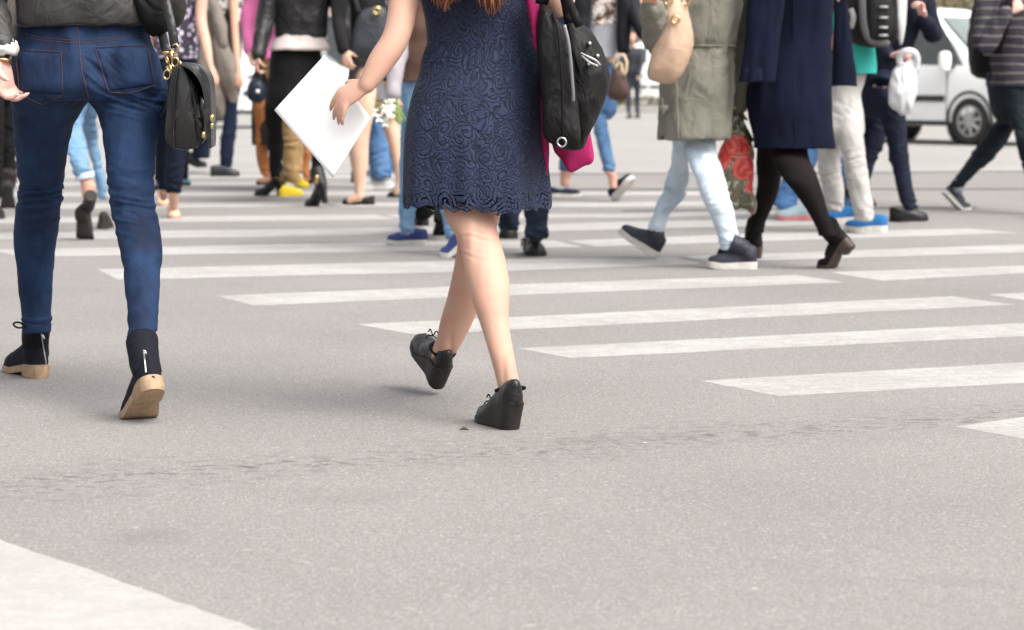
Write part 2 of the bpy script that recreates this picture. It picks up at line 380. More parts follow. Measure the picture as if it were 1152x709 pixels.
def person(label, C, yaw, legs, arms, skin=None, h=1.68, voxel=0.010, shrink=0.86, hands=(None, None), lean=0.0, base=None, tor=True, feet=None, group=None, ratio=1.0, hair=HAIRB, smooth=4, torg=0.72, hipr=.06, cover=None, armr=1.0, post=None):
    """one continuous skin body; legs: rows (xl, xr, py, Y[, ratio]) from the thigh down to the ankle"""
    mb = MB(); C = np.array(C)
    mb.loft(cr(torings(C, yaw, h, torg, lean=lean), 3))
    for i, rows in enumerate(legs):
        if rows is None: continue
        nc = cover[i] if cover is not None and cover[i] is not None else len(rows)
        mb.loft(cr([rrow(r[0], r[1], r[2], r[3], r[4] if len(r) > 4 else ratio, 24, shrink if j < nc - 1 else (shrink * .5 + .5 if j == nc - 1 and nc < len(rows) else (1.0 if nc < len(rows) else shrink))) for j, r in enumerate(rows)], 4))
        c0 = P((rows[0][0] + rows[0][1]) / 2, rows[0][2], rows[0][3]); r0 = (rows[0][1] - rows[0][0]) / 2 * K(rows[0][2], rows[0][3]) * shrink
        sg = (1 if i == 1 else -1); tube(mb, [C + rgt(yaw) * 0.06 * sg - UP * 0.01, c0], [hipr, r0 * 0.85], 3, 20, round_ends=False)
        if feet is not None and feet[i] is not None:
            re = rows[-1]; a = P((re[0] + re[1]) / 2, re[2], re[3]); b = np.array(feet[i])
            tube(mb, [a, a * .5 + b * .5 + UP * .006, b], [0.032, 0.031, 0.024], 4, 14)
    for i, A in enumerate(arms):
        if A is None: continue
        s, e, wv = [np.array(x) for x in A]
        tube(mb, [s - UP * .0, s * .5 + e * .5, e, e * .45 + wv * .55, wv], [x * armr for x in (.05, .043, .036, .034, .022)], 4, 18)
        hd = hands[i] or {}
        D = hd.get('D', unit(wv - e)); Nn = hd.get('N', rgt(yaw) * (1 if i == 0 else -1))
        hand(mb, wv, D, Nn, hd.get('side', 1 if i == 0 else -1), hd.get('s', 0.95), hd.get('curl', (0.35, 0.5, 0.35)), hd.get('spread', 0.12), hd.get('thumb', 0.35), hd.get('fs'), hd.get('fan', 0.0))
    hc = add_head(mb, C, yaw, h, lean)
    mb = remesh(mb, voxel, smooth, 0.5)
    if post: mb = post(mb)
    b = base if base is not None else (C[0], C[1], 0)
    o = mkobj('person', mb, skin or SK, None, b); tag(o, label, 'person', group)
    hm = MB(); q = h / 1.68; f = fwd(yaw); rg = []
    for t in np.linspace(-0.55, 1, 9):
        k = math.sqrt(max(0.0, 1 - t * t)) ** 0.8 + 0.02
        rg.append(ring(hc + UP * (t * 0.125 + .012) * q - f * (0.022 + 0.01 * (1 - t)) * q, 0.086 * k * q, 0.096 * k * q, math.radians(yaw), 24))
    if hair is not None:
        hm.loft(np.array(rg)); folds(hm, 0.006, (30, 30, 8)); mkobj('hair', hm, hair, o)
    return o
def pants(parent, mat, legs, pelvis, C=None, yaw=0, h=1.68, voxel=0.008, ratio=1.0, name='jeans', kf=None, amp=0.004, smooth=4, seed=0, hz=(-.08, .16), fat=1.1, ret=False):
    mb = MB()
    if pelvis:
        p0 = pelvis[0]; w0 = (p0[1] - p0[0]) * .16
        rowtube(mb, [(p0[0] + w0, p0[1] - w0, p0[2] + 10, p0[3], p0[4] * .7)] + list(pelvis), 0.72, 4, 32)
    else: mb.loft(cr(torings(C, yaw, h, fat, hz[0], hz[1]), 3))
    for i, rows in enumerate(legs):
        if rows is None: continue
        rowtube(mb, rows, ratio, 4, 28)
        if C is not None and len(rows) > 2:
            c0 = P((rows[0][0] + rows[0][1]) / 2, rows[0][2], rows[0][3]); r0 = (rows[0][1] - rows[0][0]) / 2 * K(rows[0][2], rows[0][3])
            tube(mb, [np.array(C) + rgt(yaw) * 0.075 * (1 if i == 1 else -1) + UP * 0.0, c0], [max(0.085, r0) if not pelvis else .075, r0], 3, 20, round_ends=not pelvis)
    mb = remesh(mb, voxel, smooth, 0.5)
    if amp: folds(mb, amp, (11, 11, 7), seed)
    if kf is None:
        kf = []
        for rows in legs:
            if rows is None or len(rows) < 4: continue
            e = rows[-1]; q = P((e[0] + e[1]) / 2, e[2], e[3]); wq = (e[1] - e[0]) * K(e[2], e[3]); kf.append((q[0], q[2] + .03, wq * .9, .05, .010, .034, .3))
            e = rows[len(rows) // 2]; q = P((e[0] + e[1]) / 2, e[2], e[3]); wq = (e[1] - e[0]) * K(e[2], e[3]); kf.append((q[0], q[2], wq * .8, .08, .008, .046, -.25)); e = rows[1]; q = P((e[0] + e[1]) / 2, e[2], e[3]); kf.append((q[0], q[2], wq * .9, .06, .006, .05, .5))
    if kf: kneefolds(mb, kf)
    o = mkobj(name, mb, mat, parent); 
    return (o, mb) if ret else o
def top(parent, name, mat, C, yaw, rows=None, h=1.68, g=1.15, z0=-.02, z1=.56, arms=(), srad=(.066, .058, .05, .048, .042), lean=0.0, ratio=0.68, amp=0.006, seed=1, scale=(10, 10, 5), m=5, n=40, cap0=True, fat=1.0, uv=False, voxel=None):
    keys = []
    for r in rows or (): keys.append(rrow(r[0], r[1], r[2], r[3], r[4] if len(r) > 4 else ratio, n, 1.0, 2.3))
    zt = (keys[-1][:, 2].mean() + 0.04) if keys else -9
    for rg in torings(C, yaw, h, g, z0, z1, n, lean, fat):
        if rg[:, 2].mean() > zt: keys.append(rg)
    mb = MB(); kk = cr(keys, m)
    if cap0:                                    # hem turned inwards, hollow below
        c = kk[0].mean(0); inn = c + (kk[0] - c) * 0.86; inn2 = inn.copy(); inn2[:, 2] += 0.05
        kk = np.concatenate([[c + (inn2 - c) * 0.6 + UP * 0.05], [inn2], [inn], kk])
    mb.loft(kk, True, True)
    for A in arms:
        if A is None: continue
        pts = [np.array(x) for x in A]
        if len(pts) == 3: pts = [pts[0], pts[0] * .5 + pts[1] * .5, pts[1], pts[1] * .5 + pts[2] * .5, pts[2]]
        tube(mb, pts, list(srad)[:len(pts)], 6, 20)
    if voxel: mb = remesh(mb, voxel, 3, .5)
    if amp: folds(mb, amp, scale, seed)
    return mkobj(name, mb, mat, parent)
_PR = {'hw': ([0, .012, .03, .06, .1, .2, .35, .55, .7, .84, .92, .965, .99, 1], [.14, .32, .46, .58, .66, .70, .69, .86, 1, .92, .74, .52, .28, .10])}
def shoe(parent, at, yaw, mat, solemat, L=.25, wid=.088, pitch=0, tp=0, anchor='ball', heel=.0, sole=.014, style='flat', heel_t=.27, heelw=1.0, tops=None, shaft=None, shr=(.036, .042), bend=(.6, .76), voxel=.005, name='shoe', toe=1.0, roll=0.0):
    ts = np.unique(np.concatenate([np.linspace(0, 1, 31), [.008, .018, .05, .98, .992], [heel_t, heel_t + .012, .63]])); f = fwd(yaw); r = rgt(yaw)
    ang = np.radians(np.interp(ts, [0, bend[0], bend[1], 1], [-pitch, -pitch, tp, tp])); S = np.zeros((len(ts), 2))
    for i in range(1, len(ts)): 
        a = (ang[i] + ang[i - 1]) / 2; S[i] = S[i - 1] + (ts[i] - ts[i - 1]) * L * np.array([math.cos(a), math.sin(a)])
    Nn = np.stack([-np.sin(ang), np.cos(ang)], 1)
    ta = {'heel': 0.03, 'ball': .7, 'toe': .97}[anchor]; S -= np.array([np.interp(ta, ts, S[:, 0]), np.interp(ta, ts, S[:, 1])])
    ins = np.interp(ts, [0, .25, .66, 1], [heel, heel * .88, 0, 0]) + sole
    hw = wid / 2 * np.interp(ts, *_PR['hw']); hw[ts > .9] = hw[ts > .9] ** 1
    T = tops or ([0, .04, .15, .35, .5, .65, .8, .92, .98, 1], [.22, .27, .28, .30, .28, .24, .19, .15, .11, .05])
    tt = L * np.interp(ts, *T); at = np.asarray(at, float)
    upv = rot(UP, f, math.radians(roll)); rv = rot(r, f, math.radians(roll))
    W = lambda i, y, hgt: at + f * (S[i, 0] + Nn[i, 0] * hgt) + upv * (S[i, 1] + Nn[i, 1] * hgt) + rv * y
    ph = np.arange(22) * 2 * math.pi / 22; rings = []
    for i in range(len(ts)):
        cs, sn = np.cos(ph), np.sin(ph)
        y = hw[i] * np.sign(cs) * np.abs(cs) ** .75
        hh = ins[i] + np.where(sn > 0, tt[i] * np.abs(sn) ** .85, .006 * sn)
        rings.append([W(i, y[k], hh[k]) for k in range(22)])
    mb = MB(); mb.loft(np.array(rings))
    if shaft is not None:
        i0 = int(np.argmin(abs(ts - .17))); i1 = int(np.argmin(abs(ts - .24)))
        a0 = W(i0, 0, ins[i0] + .03); a1 = W(i1, 0, ins[i1] + .075); sh = np.asarray(shaft, float)
        tube(mb, [a0, a1 * .6 + (a0 * .5 + sh * .5) * .4, sh], [shr[0], (shr[0] + shr[1]) / 2, shr[1]], 4, 20, round_ends=False)
        mb = remesh(mb, voxel, 3, .5)
    folds(mb, .0010, (40, 40, 40), L * 10)
    o = mkobj(name, mb, mat, parent)
    sb = MB(); rg = []
    for i, t in enumerate(ts):
        hb = 0.0; g = hw[i] + .0035
        if style == 'block' and heel_t < t < .63: hb = max(0.0, ins[i] - sole * 1.15)
        if style == 'block' and t <= heel_t: g = g * heelw
        tp_ = ins[i] + (.007 if style != 'wedge' else .002)
        pr_ = ((1, hb + .002), (1, tp_), (.9, tp_ + .001), (-.9, tp_ + .001), (-1, tp_), (-1, hb + .002), (-.9, hb), (.9, hb))
        row = [W(i, y * g, z) for y, z in pr_]
        if style == 'wedge' or (style == 'block' and t <= heel_t):
            tap = .80 if style == 'wedge' else .93; sl_ = (.030 if style == 'wedge' else .010) * max(0, 1 - t / .3) * min(1, ins[i] / .07)
            for q_ in (0, 5, 6, 7): row[q_] = W(i, pr_[q_][0] * g * (tap + (1 - tap) * min(1, t / .6)), pr_[q_][1]) + f * sl_
        rg.append(row)
    sb.loft(np.array(rg)); mkobj('sole', sb, solemat, o, sharp=40)
    o['_w'] = 0
    return o, W, ts
def strap(mb, pts, wdt, thk, m=5, ref=None):
    pts = np.asarray(pts, float); p = cr(pts, m); T, A, B = frames(p, ref)
    rg = [[c + a * sx * wdt / 2 + b * sy * thk / 2 for sx, sy in ((1, 1), (-1, 1), (-1, -1), (1, -1))] for c, a, b in zip(p, A, B)]
    return mb.loft(np.array(rg))
# ------------------------------------------------------------------ the setting: ground, road, paint
def math_vec(n, l, pos, off=3.7, wob=0.0):
    m = N(n, 'VectorMath'); m.operation = 'ADD'; l.new(pos, m.inputs[0]); m.inputs[1].default_value = (off, off, 0); return m.outputs[0]
def asphalt(name, base, dark, light, crack=True):
    m, n, l, b = newmat(name); pos = geo(n)
    big = noise(n, l, 0.55, 5, 0.6, pos); mid = noise(n, l, 5, 4, 0.6, pos); fine = noise(n, l, 150, 3, 0.8, pos)
    vo = N(n, 'TexVoronoi'); vo.inputs['Scale'].default_value = 230; l.new(pos, vo.inputs['Vector'])
    sepc = N(n, 'SeparateColor'); l.new(vo.outputs['Color'], sepc.inputs[0])
    c = mix(n, l, ramp(n, l, big.outputs[0], [(0.35, 0.0), (0.68, 1.0)]).outputs[0], base, tuple(x * 0.80 for x in base))
    c = mix(n, l, math_(n, l, 'MULTIPLY', mid.outputs[0], 0.3), c, tuple(x * 0.84 for x in base))
    c = mix(n, l, ramp(n, l, sepc.outputs[0], [(0.0, 0.8), (0.2, 0.0)]).outputs[0], c, dark)
    c = mix(n, l, ramp(n, l, sepc.outputs[1], [(0.80, 0.0), (1.0, 0.7)]).outputs[0], c, light)
    c = mix(n, l, ramp(n, l, fine.outputs[0], [(0.3, 0.45), (0.5, 0.0)]).outputs[0], c, dark)
    if crack:
        a, e = G(0, 545), G(1152, 466); d = unit(e - a); nn = np.array([-d[1], d[0]])
        sx = N(n, 'SeparateXYZ'); l.new(pos, sx.inputs[0])
        dist = math_(n, l, 'ADD', math_(n, l, 'MULTIPLY', sx.outputs[0], float(nn[0])), math_(n, l, 'MULTIPLY', sx.outputs[1], float(nn[1])))
        dist = math_(n, l, 'SUBTRACT', dist, float(a[0] * nn[0] + a[1] * nn[1]))
        wob = noise(n, l, 1.6, 4, 0.6, pos); dist = math_(n, l, 'ADD', dist, math_(n, l, 'MULTIPLY', math_(n, l, 'SUBTRACT', wob.outputs[0], 0.5), 0.5))
        band = ramp(n, l, math_(n, l, 'ABSOLUTE', dist), [(0.0, 1.0), (0.06, 0.7), (0.30, 0.0)]).outputs[0]
        mp = N(n, 'Mapping'); l.new(pos, mp.inputs['Vector']); mp.inputs['Scale'].default_value = (1, 1.5, 1)
        brk = noise(n, l, 19, 6, 0.75, mp.outputs[0], 0.4)
        mk = math_(n, l, 'MULTIPLY', band, ramp(n, l, brk.outputs[0], [(0.5, 0.0), (0.6, 1.0)]).outputs[0])
        c = mix(n, l, math_(n, l, 'MULTIPLY', mk, 0.85), c, tuple(x * 0.7 for x in dark))
        # a few old stains and pale scuffs
        st = noise(n, l, 1.3, 3, 0.5, pos); c = mix(n, l, ramp(n, l, st.outputs[0], [(0.64, 0.0), (0.75, 0.35)]).outputs[0], c, dark)
        sc_ = noise(n, l, 22, 2, 0.5, mp.outputs[0]); c = mix(n, l, ramp(n, l, sc_.outputs[0], [(0.735, 0.0), (0.76, 0.6)]).outputs[0], c, light)
        vs = N(n, 'TexVoronoi'); vs.inputs['Scale'].default_value = 2.6; l.new(pos, vs.inputs['Vector']); c = mix(n, l, ramp(n, l, vs.outputs['Distance'], [(0.014, 0.8), (0.026, 0.0)]).outputs[0], c, tuple(x * 1.45 for x in light))
        vt = N(n, 'TexVoronoi'); vt.inputs['Scale'].default_value = 1.7; vt.inputs['Randomness'].default_value = 1.0; l.new(math_vec(n, l, pos), vt.inputs['Vector']); c = mix(n, l, ramp(n, l, vt.outputs['Distance'], [(0.012, 0.7), (0.024, 0.0)]).outputs[0], c, tuple(x * 0.55 for x in dark))
        sp = G(163, 604); d2 = N(n, 'VectorMath'); d2.operation = 'DISTANCE'; l.new(math_vec(n, l, pos, 0, .02), d2.inputs[0]); d2.inputs[1].default_value = (float(sp[0]), float(sp[1]), 0.0)
        c = mix(n, l, math_(n, l, 'MULTIPLY', ramp(n, l, d2.outputs['Value'], [(0.03, 0.5), (0.11, 0.0)]).outputs[0], ramp(n, l, brk.outputs[0], [(0.4, 0.2), (0.6, 1.0)]).outputs[0]), c, dark)
    l.new(c, b.inputs['Base Color']); b.inputs['Roughness'].default_value = 0.85; b.inputs['Specular IOR Level'].default_value = 0.3
    p = bump(n, l, vo.outputs['Distance'], 0.2, 0.002, b); p = bump(n, l, fine.outputs[0], 0.25, 0.003, b, p)
    if crack: bump(n, l, mk, -0.5, 0.006, b, p)
    return m
def paint(name, col, under, worn=0.5):
    m, n, l, b = newmat(name); pos = geo(n)
    mp = N(n, 'Mapping'); l.new(pos, mp.inputs['Vector']); mp.inputs['Rotation'].default_value = (0, 0, -0.35); mp.inputs['Scale'].default_value = (0.8, 1.3, 1)
    big = noise(n, l, 2.2, 5, 0.65, mp.outputs[0]); fine = noise(n, l, 130, 4, 0.8, pos); med = noise(n, l, 16, 4, 0.7, mp.outputs[0])
    vo = N(n, 'TexVoronoi'); vo.inputs['Scale'].default_value = 125; l.new(pos, vo.inputs['Vector']); s2 = N(n, 'SeparateColor'); l.new(vo.outputs['Color'], s2.inputs[0])
    t = math_(n, l, 'ADD', math_(n, l, 'MULTIPLY', big.outputs[0], 0.8), math_(n, l, 'ADD', math_(n, l, 'MULTIPLY', fine.outputs[0], 0.55), math_(n, l, 'MULTIPLY', med.outputs[0], 0.5)))
    t = math_(n, l, 'ADD', t, math_(n, l, 'MULTIPLY', s2.outputs[0], 0.22))
    fac = ramp(n, l, t, [(0.93 + 0.3 * (1 - worn), 0.0), (min(1.0, 1.12 + 0.3 * (1 - worn)), 0.85)])
    t2 = math_(n, l, 'SUBTRACT', t, 0.12)
    fac = ramp(n, l, t2, [(0.80 + 0.12 * (1 - worn), 0.0), (1.0, 0.8)])
    c = mix(n, l, ramp(n, l, med.outputs[0], [(0.3, 0.0), (0.7, 1.0)]).outputs[0], col, tuple(x * 0.88 for x in col))
    c = mix(n, l, fac.outputs[0], c, under)
    c = mix(n, l, ramp(n, l, s2.outputs[1], [(0.0, 0.3), (0.15, 0.0)]).outputs[0], c, under)
    l.new(c, b.inputs['Base Color']); b.inputs['Roughness'].default_value = 0.8
    bump(n, l, fine.outputs[0], 0.25, 0.003, b); return m
ASPH = asphalt('asphalt', (0.226, 0.211, 0.201), (0.112, 0.104, 0.099), (0.37, 0.354, 0.341))
PAVE = asphalt('pale_paving', (0.30, 0.285, 0.272), (0.23, 0.22, 0.21), (0.36, 0.345, 0.33), False)
PAINT = paint('road_paint', (0.385, 0.372, 0.357), (0.25, 0.234, 0.223), 0.8)
PAINTW = paint('road_paint_worn', (0.385, 0.372, 0.357), (0.25, 0.234, 0.223), 1.25)
PAINTN = paint('road_paint_fresh', (0.365, 0.348, 0.332), (0.30, 0.28, 0.265), 0.25)
def sheet(name, pts, z, mat, kind='structure', label=None, cat=None, group=None):
    mb = MB(); v = [(p[0], p[1], z) for p in pts]; mb.add(v, [tuple(range(len(v)))])
    b = np.array(v).mean(0); o = mkobj(name, mb, mat, None, b, smooth=False)
    if o.data.polygons[0].normal.z < 0: o.data.flip_normals()
    return tag(o, label, cat, group, kind)
sheet('ground', [(-900, -60), (900, -60), (900, 1500), (-900, 1500)], -0.03, PAVE, label='pale paved ground reaching far behind the road', cat='ground')
sheet('road', [(-80, -20), (80, -20), (80, 24.5), (-80, 20.6)], 0.0, ASPH, label='worn grey asphalt road in front of and under the zebra crossing', cat='road')
sheet('square', [(-120, 20.6 - 2.0), (-80, 20.6), (80, 24.5), (120, 26.5), (120, 59.2), (-120, 59.2)], 0.0, PAVE, label='pale paved square with cars behind the crossing', cat='paving')
STR = [[(-10, 281), (25, 289), (440, 283), (655, 278), (625, 271), (440, 273)],
 [(110, 303), (133, 315), (576, 304.5), (790, 297), (760, 290), (576, 292)],
 [(242, 333), (288, 344), (576, 332), (952, 318), (896, 309.5), (576, 320)],
 [(402, 365), (468, 377), (576, 371), (1142, 343), (1071, 333.5), (576, 357)],
 [(583, 392), (641, 403), (1152, 378.5), (1330, 369), (1270, 357), (1152, 363.5)],
 [(788, 428.5), (876, 446), (1152, 431), (1500, 410), (1440, 390), (1152, 408)],
 [(1075, 480), (1152, 494), (1220, 506), (1700, 470), (1600, 440), (1152, 469), (1110, 475)],
 [(-160, 615), (-160, 563), (0, 607), (290, 709), (420, 755), (100, 830)],
 [(933, 306.5), (991, 316), (1152, 307.5), (1400, 295), (1340, 288), (1152, 299)],
 [(771, 288.5), (801, 295), (1152, 284), (1330, 278), (1300, 270), (1152, 275)],
 [(638, 271), (671, 277.5), (850, 271.5), (1151, 262), (1086, 257), (850, 263)],
 [(1113, 331.5), (1170, 341), (1500, 322), (1440, 314)],
 [(-70, 262.5), (-45, 270), (285, 267), (535, 261), (510, 254.5), (285, 258.5)],
 [(526, 255.5), (558, 261.5), (700, 258), (1010, 251), (965, 246), (700, 249.5)],
 [(-70, 245), (-50, 251.5), (285, 249), (445, 246.5), (420, 241.5), (285, 242.5)],
 [(432, 242), (457, 246.5), (700, 245), (900, 241), (880, 237), (700, 240.5)],
 [(-70, 230), (-60, 236), (285, 233), (370, 231.5), (355, 227), (285, 227.5)],
 [(367, 228), (385, 232.5), (700, 233), (830, 231), (805, 226.5), (700, 227.5)],
 [(-70, 217), (-60, 222), (285, 220), (850, 219.5), (830, 216), (285, 215.5)],
 [(-70, 206), (-60, 210), (285, 209), (600, 209.5), (590, 206), (285, 205)],
 [(-70, 197), (-60, 200.5), (285, 200), (560, 200), (550, 197), (285, 196.5)]]
SL = ['broad pale stripe crossing the left edge of the road behind the walkers'] 
def rough_edge(pts, amp=.0035, step=.03):
    out = []; pts = [np.array(p[:2]) for p in pts]
    for a, b_ in zip(pts, pts[1:] + pts[:1]):
        k = max(1, min(260, int(np.linalg.norm(b_ - a) / step)))
        for t in range(k):
            q = a + (b_ - a) * t / k; nv = vnoise(np.array([[q[0] * 5, q[1] * 5, 1.0], [q[0] * 31, q[1] * 31, 7.0], [q[0] * 5, q[1] * 5, 31.0], [q[0] * 31, q[1] * 31, 47.0]]))
            out.append((q[0] + amp * (nv[0] + 1.3 * nv[1]), q[1] + amp * (nv[2] + 1.3 * nv[3])))
    return out
for i, s in enumerate(STR):
    fresh = i == 7
    sheet('crossing_stripe', rough_edge([G(*p) for p in s]), 0.0005, PAINTN if fresh else PAINTW if i in (5, 6) else PAINT, 'structure', 
          'broad white painted band at the bottom corner of the road' if fresh else 'white painted stripe of the zebra crossing', 'road marking', None if fresh else 'zebra crossing stripes')
SEAM = plain('dark_seam', (0.085, 0.078, 0.072), 0.8)
for (a, b_, t) in (((420, 213.5), (1500, 212.5), 1.6), ((560, 196.5), (1500, 191.5), 1.4), ((700, 237.5), (1100, 233.5), 1.3)):
    sheet('paving_joint', [G(a[0], a[1] - t / 2), G(b_[0], b_[1] - t / 2), G(b_[0], b_[1] + t / 2), G(a[0], a[1] + t / 2)], 0.002, SEAM, 'structure', 'dark joint line across the paving', 'joint', 'paving joints')
# far kerb, planting, shrubs, buildings
KERB = plain('kerb_stone', (0.36, 0.34, 0.32), 0.8, 0.3, var=0.2, scale=3)
mb = MB()
for i in range(60): box(mb, (-60 + 2 * i + 1, 59.4, 0.07), (1.985, 0.3, 0.2))
tag(mkobj('far_kerb', mb, KERB, None, (0, 59.4, 0), smooth=False), 'pale stone kerb at the far side of the square', 'kerb', None, 'structure')
def leafmat(name, a, b2):
    m, n, l, b = newmat(name); oi = geo(n); f = noise(n, l, 5, 3, 0.6, oi); g = noise(n, l, 0.8, 3, 0.6, oi)
    c = mix(n, l, ramp(n, l, f.outputs[0], [(0.35, 0.0), (0.65, 1.0)]).outputs[0], a, b2)
    c = mix(n, l, ramp(n, l, g.outputs[0], [(0.4, 0.0), (0.65, 0.6)]).outputs[0], c, tuple(x * 0.5 for x in a)); l.new(c, b.inputs['Base Color']); b.inputs['Roughness'].default_value = 0.75; return m
LEAVES = [leafmat('leaf_olive', (0.13, 0.12, 0.04), (0.19, 0.15, 0.06)), leafmat('leaf_green', (0.10, 0.12, 0.035), (0.16, 0.16, 0.05)), leafmat('leaf_brown', (0.17, 0.13, 0.065), (0.12, 0.10, 0.04))]
BARK = plain('bark', (0.10, 0.075, 0.055), 0.9, 0.2, var=0.4, scale=12, bstr=0.6, bscale=30)
rs = np.random.RandomState(11)
def leaves(mb, c, rad, n, size):
    d = rs.normal(size=(n, 3)); d /= np.linalg.norm(d, axis=1)[:, None]; r = rs.uniform(0.25, 1, n) ** 0.45
    lump = 1 + 0.28 * vnoise(d * 2.3 + c[0]); p = np.array(c) + d * (r * lump)[:, None] * np.array(rad)
    for q in p:
        a = unit(rs.normal(size=3)); b = unit(np.cross(a, rs.normal(size=3))); s = size * rs.uniform(.6, 1.4)
        v = [q - a * s, q + b * s * .5, q + a * s, q - b * s * .5]; mb.add(v, [(0, 1, 2, 3)])
def shrub(x, y, wdt, hgt, k, label, group):
    t = MB()
    for j in range(5):
        a = rs.uniform(0, 6.28); tube(t, [(x, y, 0), (x + .12 * wdt * math.cos(a), y + .12 * wdt * math.sin(a), hgt * .35), (x + .32 * wdt * math.cos(a), y + .3 * wdt * math.sin(a), hgt * .75)], [.05, .035, .015], 3, 7)
    e = empty('shrub', (x, y, 0), label, 'shrub', group)
    mkobj('stem', t, BARK, e); c = MB(); leaves(c, (x, y, hgt * .56), (wdt / 2, wdt / 2.4, hgt * .5), 1500, .085)
    o = mkobj('foliage', c, LEAVES[k], e, smooth=False); return e
for i, (px, d, wd, hg, k) in enumerate([(1000, 74, 3.0, 3.6, 0), (1040, 71, 3.2, 3.9, 2), (1085, 73, 3.4, 3.7, 0), (1130, 72, 3.2, 3.9, 1), (1170, 74, 3.2, 3.6, 2), (1215, 73, 3.4, 3.8, 0), (955, 75, 3.2, 3.5, 2), (905, 77, 3.4, 3.4, 1), (1262, 74, 3.4, 3.7, 1), (855, 78, 3.2, 3.2, 0), (800, 78, 3.2, 3.0, 2)]):
    p = P(px, 85, d); shrub(p[0], d, wd, hg, k, 'dense olive brown shrub in the blurred row beyond the cars', 'row of shrubs beyond the cars')
c = MB()
for i in range(46): leaves(c, (-14 + i * 0.66, 59.95 + rs.uniform(-.1, .25), 0.2), (0.45, 0.3, rs.uniform(.16, .32)), 200, .05)
tag(mkobj('ground_cover', c, LEAVES[1], None, (0, 59.95, 0), smooth=False), 'low green and brown ground cover in the bed behind the far kerb', 'ground cover', None, 'stuff')
SOIL = plain('soil', (0.11, 0.085, 0.06), 0.95, 0.2, var=0.4, scale=4)
sheet('planting_bed', [(-60, 59.56), (60, 59.56), (60, 61.2), (-60, 61.2)], 0.1, SOIL, 'structure', 'earth bed behind the far kerb', 'bed')
# far buildings
def facade(x0, x1, y, hgt, col, lab):
    e = empty('building', ((x0 + x1) / 2, y, 0), lab, 'building')
    wm = plain('render_' + str(int(x0 + 200)), col, 0.9, 0.2, var=0.12, scale=.8); gl = plain('glass_' + str(int(x0 + 200)), (0.07, 0.08, 0.09), 0.15, 0.6, var=.3, scale=.6, bstr=0)
    fr = plain('frame_' + str(int(x0 + 200)), (0.45, 0.43, 0.4), 0.6)
    mb = MB(); box(mb, ((x0 + x1) / 2, y + 4, hgt / 2), (x1 - x0, 8, hgt)); mkobj('wall', mb, wm, e, smooth=False)
    mb = MB(); box(mb, ((x0 + x1) / 2, y - .06, .45), (x1 - x0 + .1, .14, .9)); mkobj('plinth', mb, KERB, e, smooth=False)
    mb = MB(); box(mb, ((x0 + x1) / 2, y + 4, hgt + .15), (x1 - x0 + .6, 8.6, .3)); mkobj('cornice', mb, KERB, e, smooth=False)
    n = max(1, int((x1 - x0) / 3.4)); st = (x1 - x0) / n
    for k in range(n):
        for fl in range(int(hgt // 3.4)):
            cx = x0 + st * (k + .5); z = 2.2 + fl * 3.4
            mb = MB(); box(mb, (cx, y - .03, z), (1.7, .1, 2.0)); w_ = mkobj('window', mb, gl, e, smooth=False)
            mb = MB()
            for dx in (-.9, 0, .9): box(mb, (cx + dx, y - .1, z), (.1, .12, 2.1))
            for dz in (-1.05, 1.05): box(mb, (cx, y - .104, z + dz), (1.9, .12, .1))
            mkobj('frame', mb, fr, w_, smooth=False)
facade(-40, -14, 92, 11, (0.42, 0.38, 0.33), 'cream rendered building with tall windows far beyond the crowd')
facade(-13, 6, 96, 11, (0.36, 0.30, 0.23), 'sandy brown building behind the far cars')
facade(6.6, 30, 98, 11, (0.38, 0.33, 0.28), 'pinkish building hidden behind the row of shrubs')
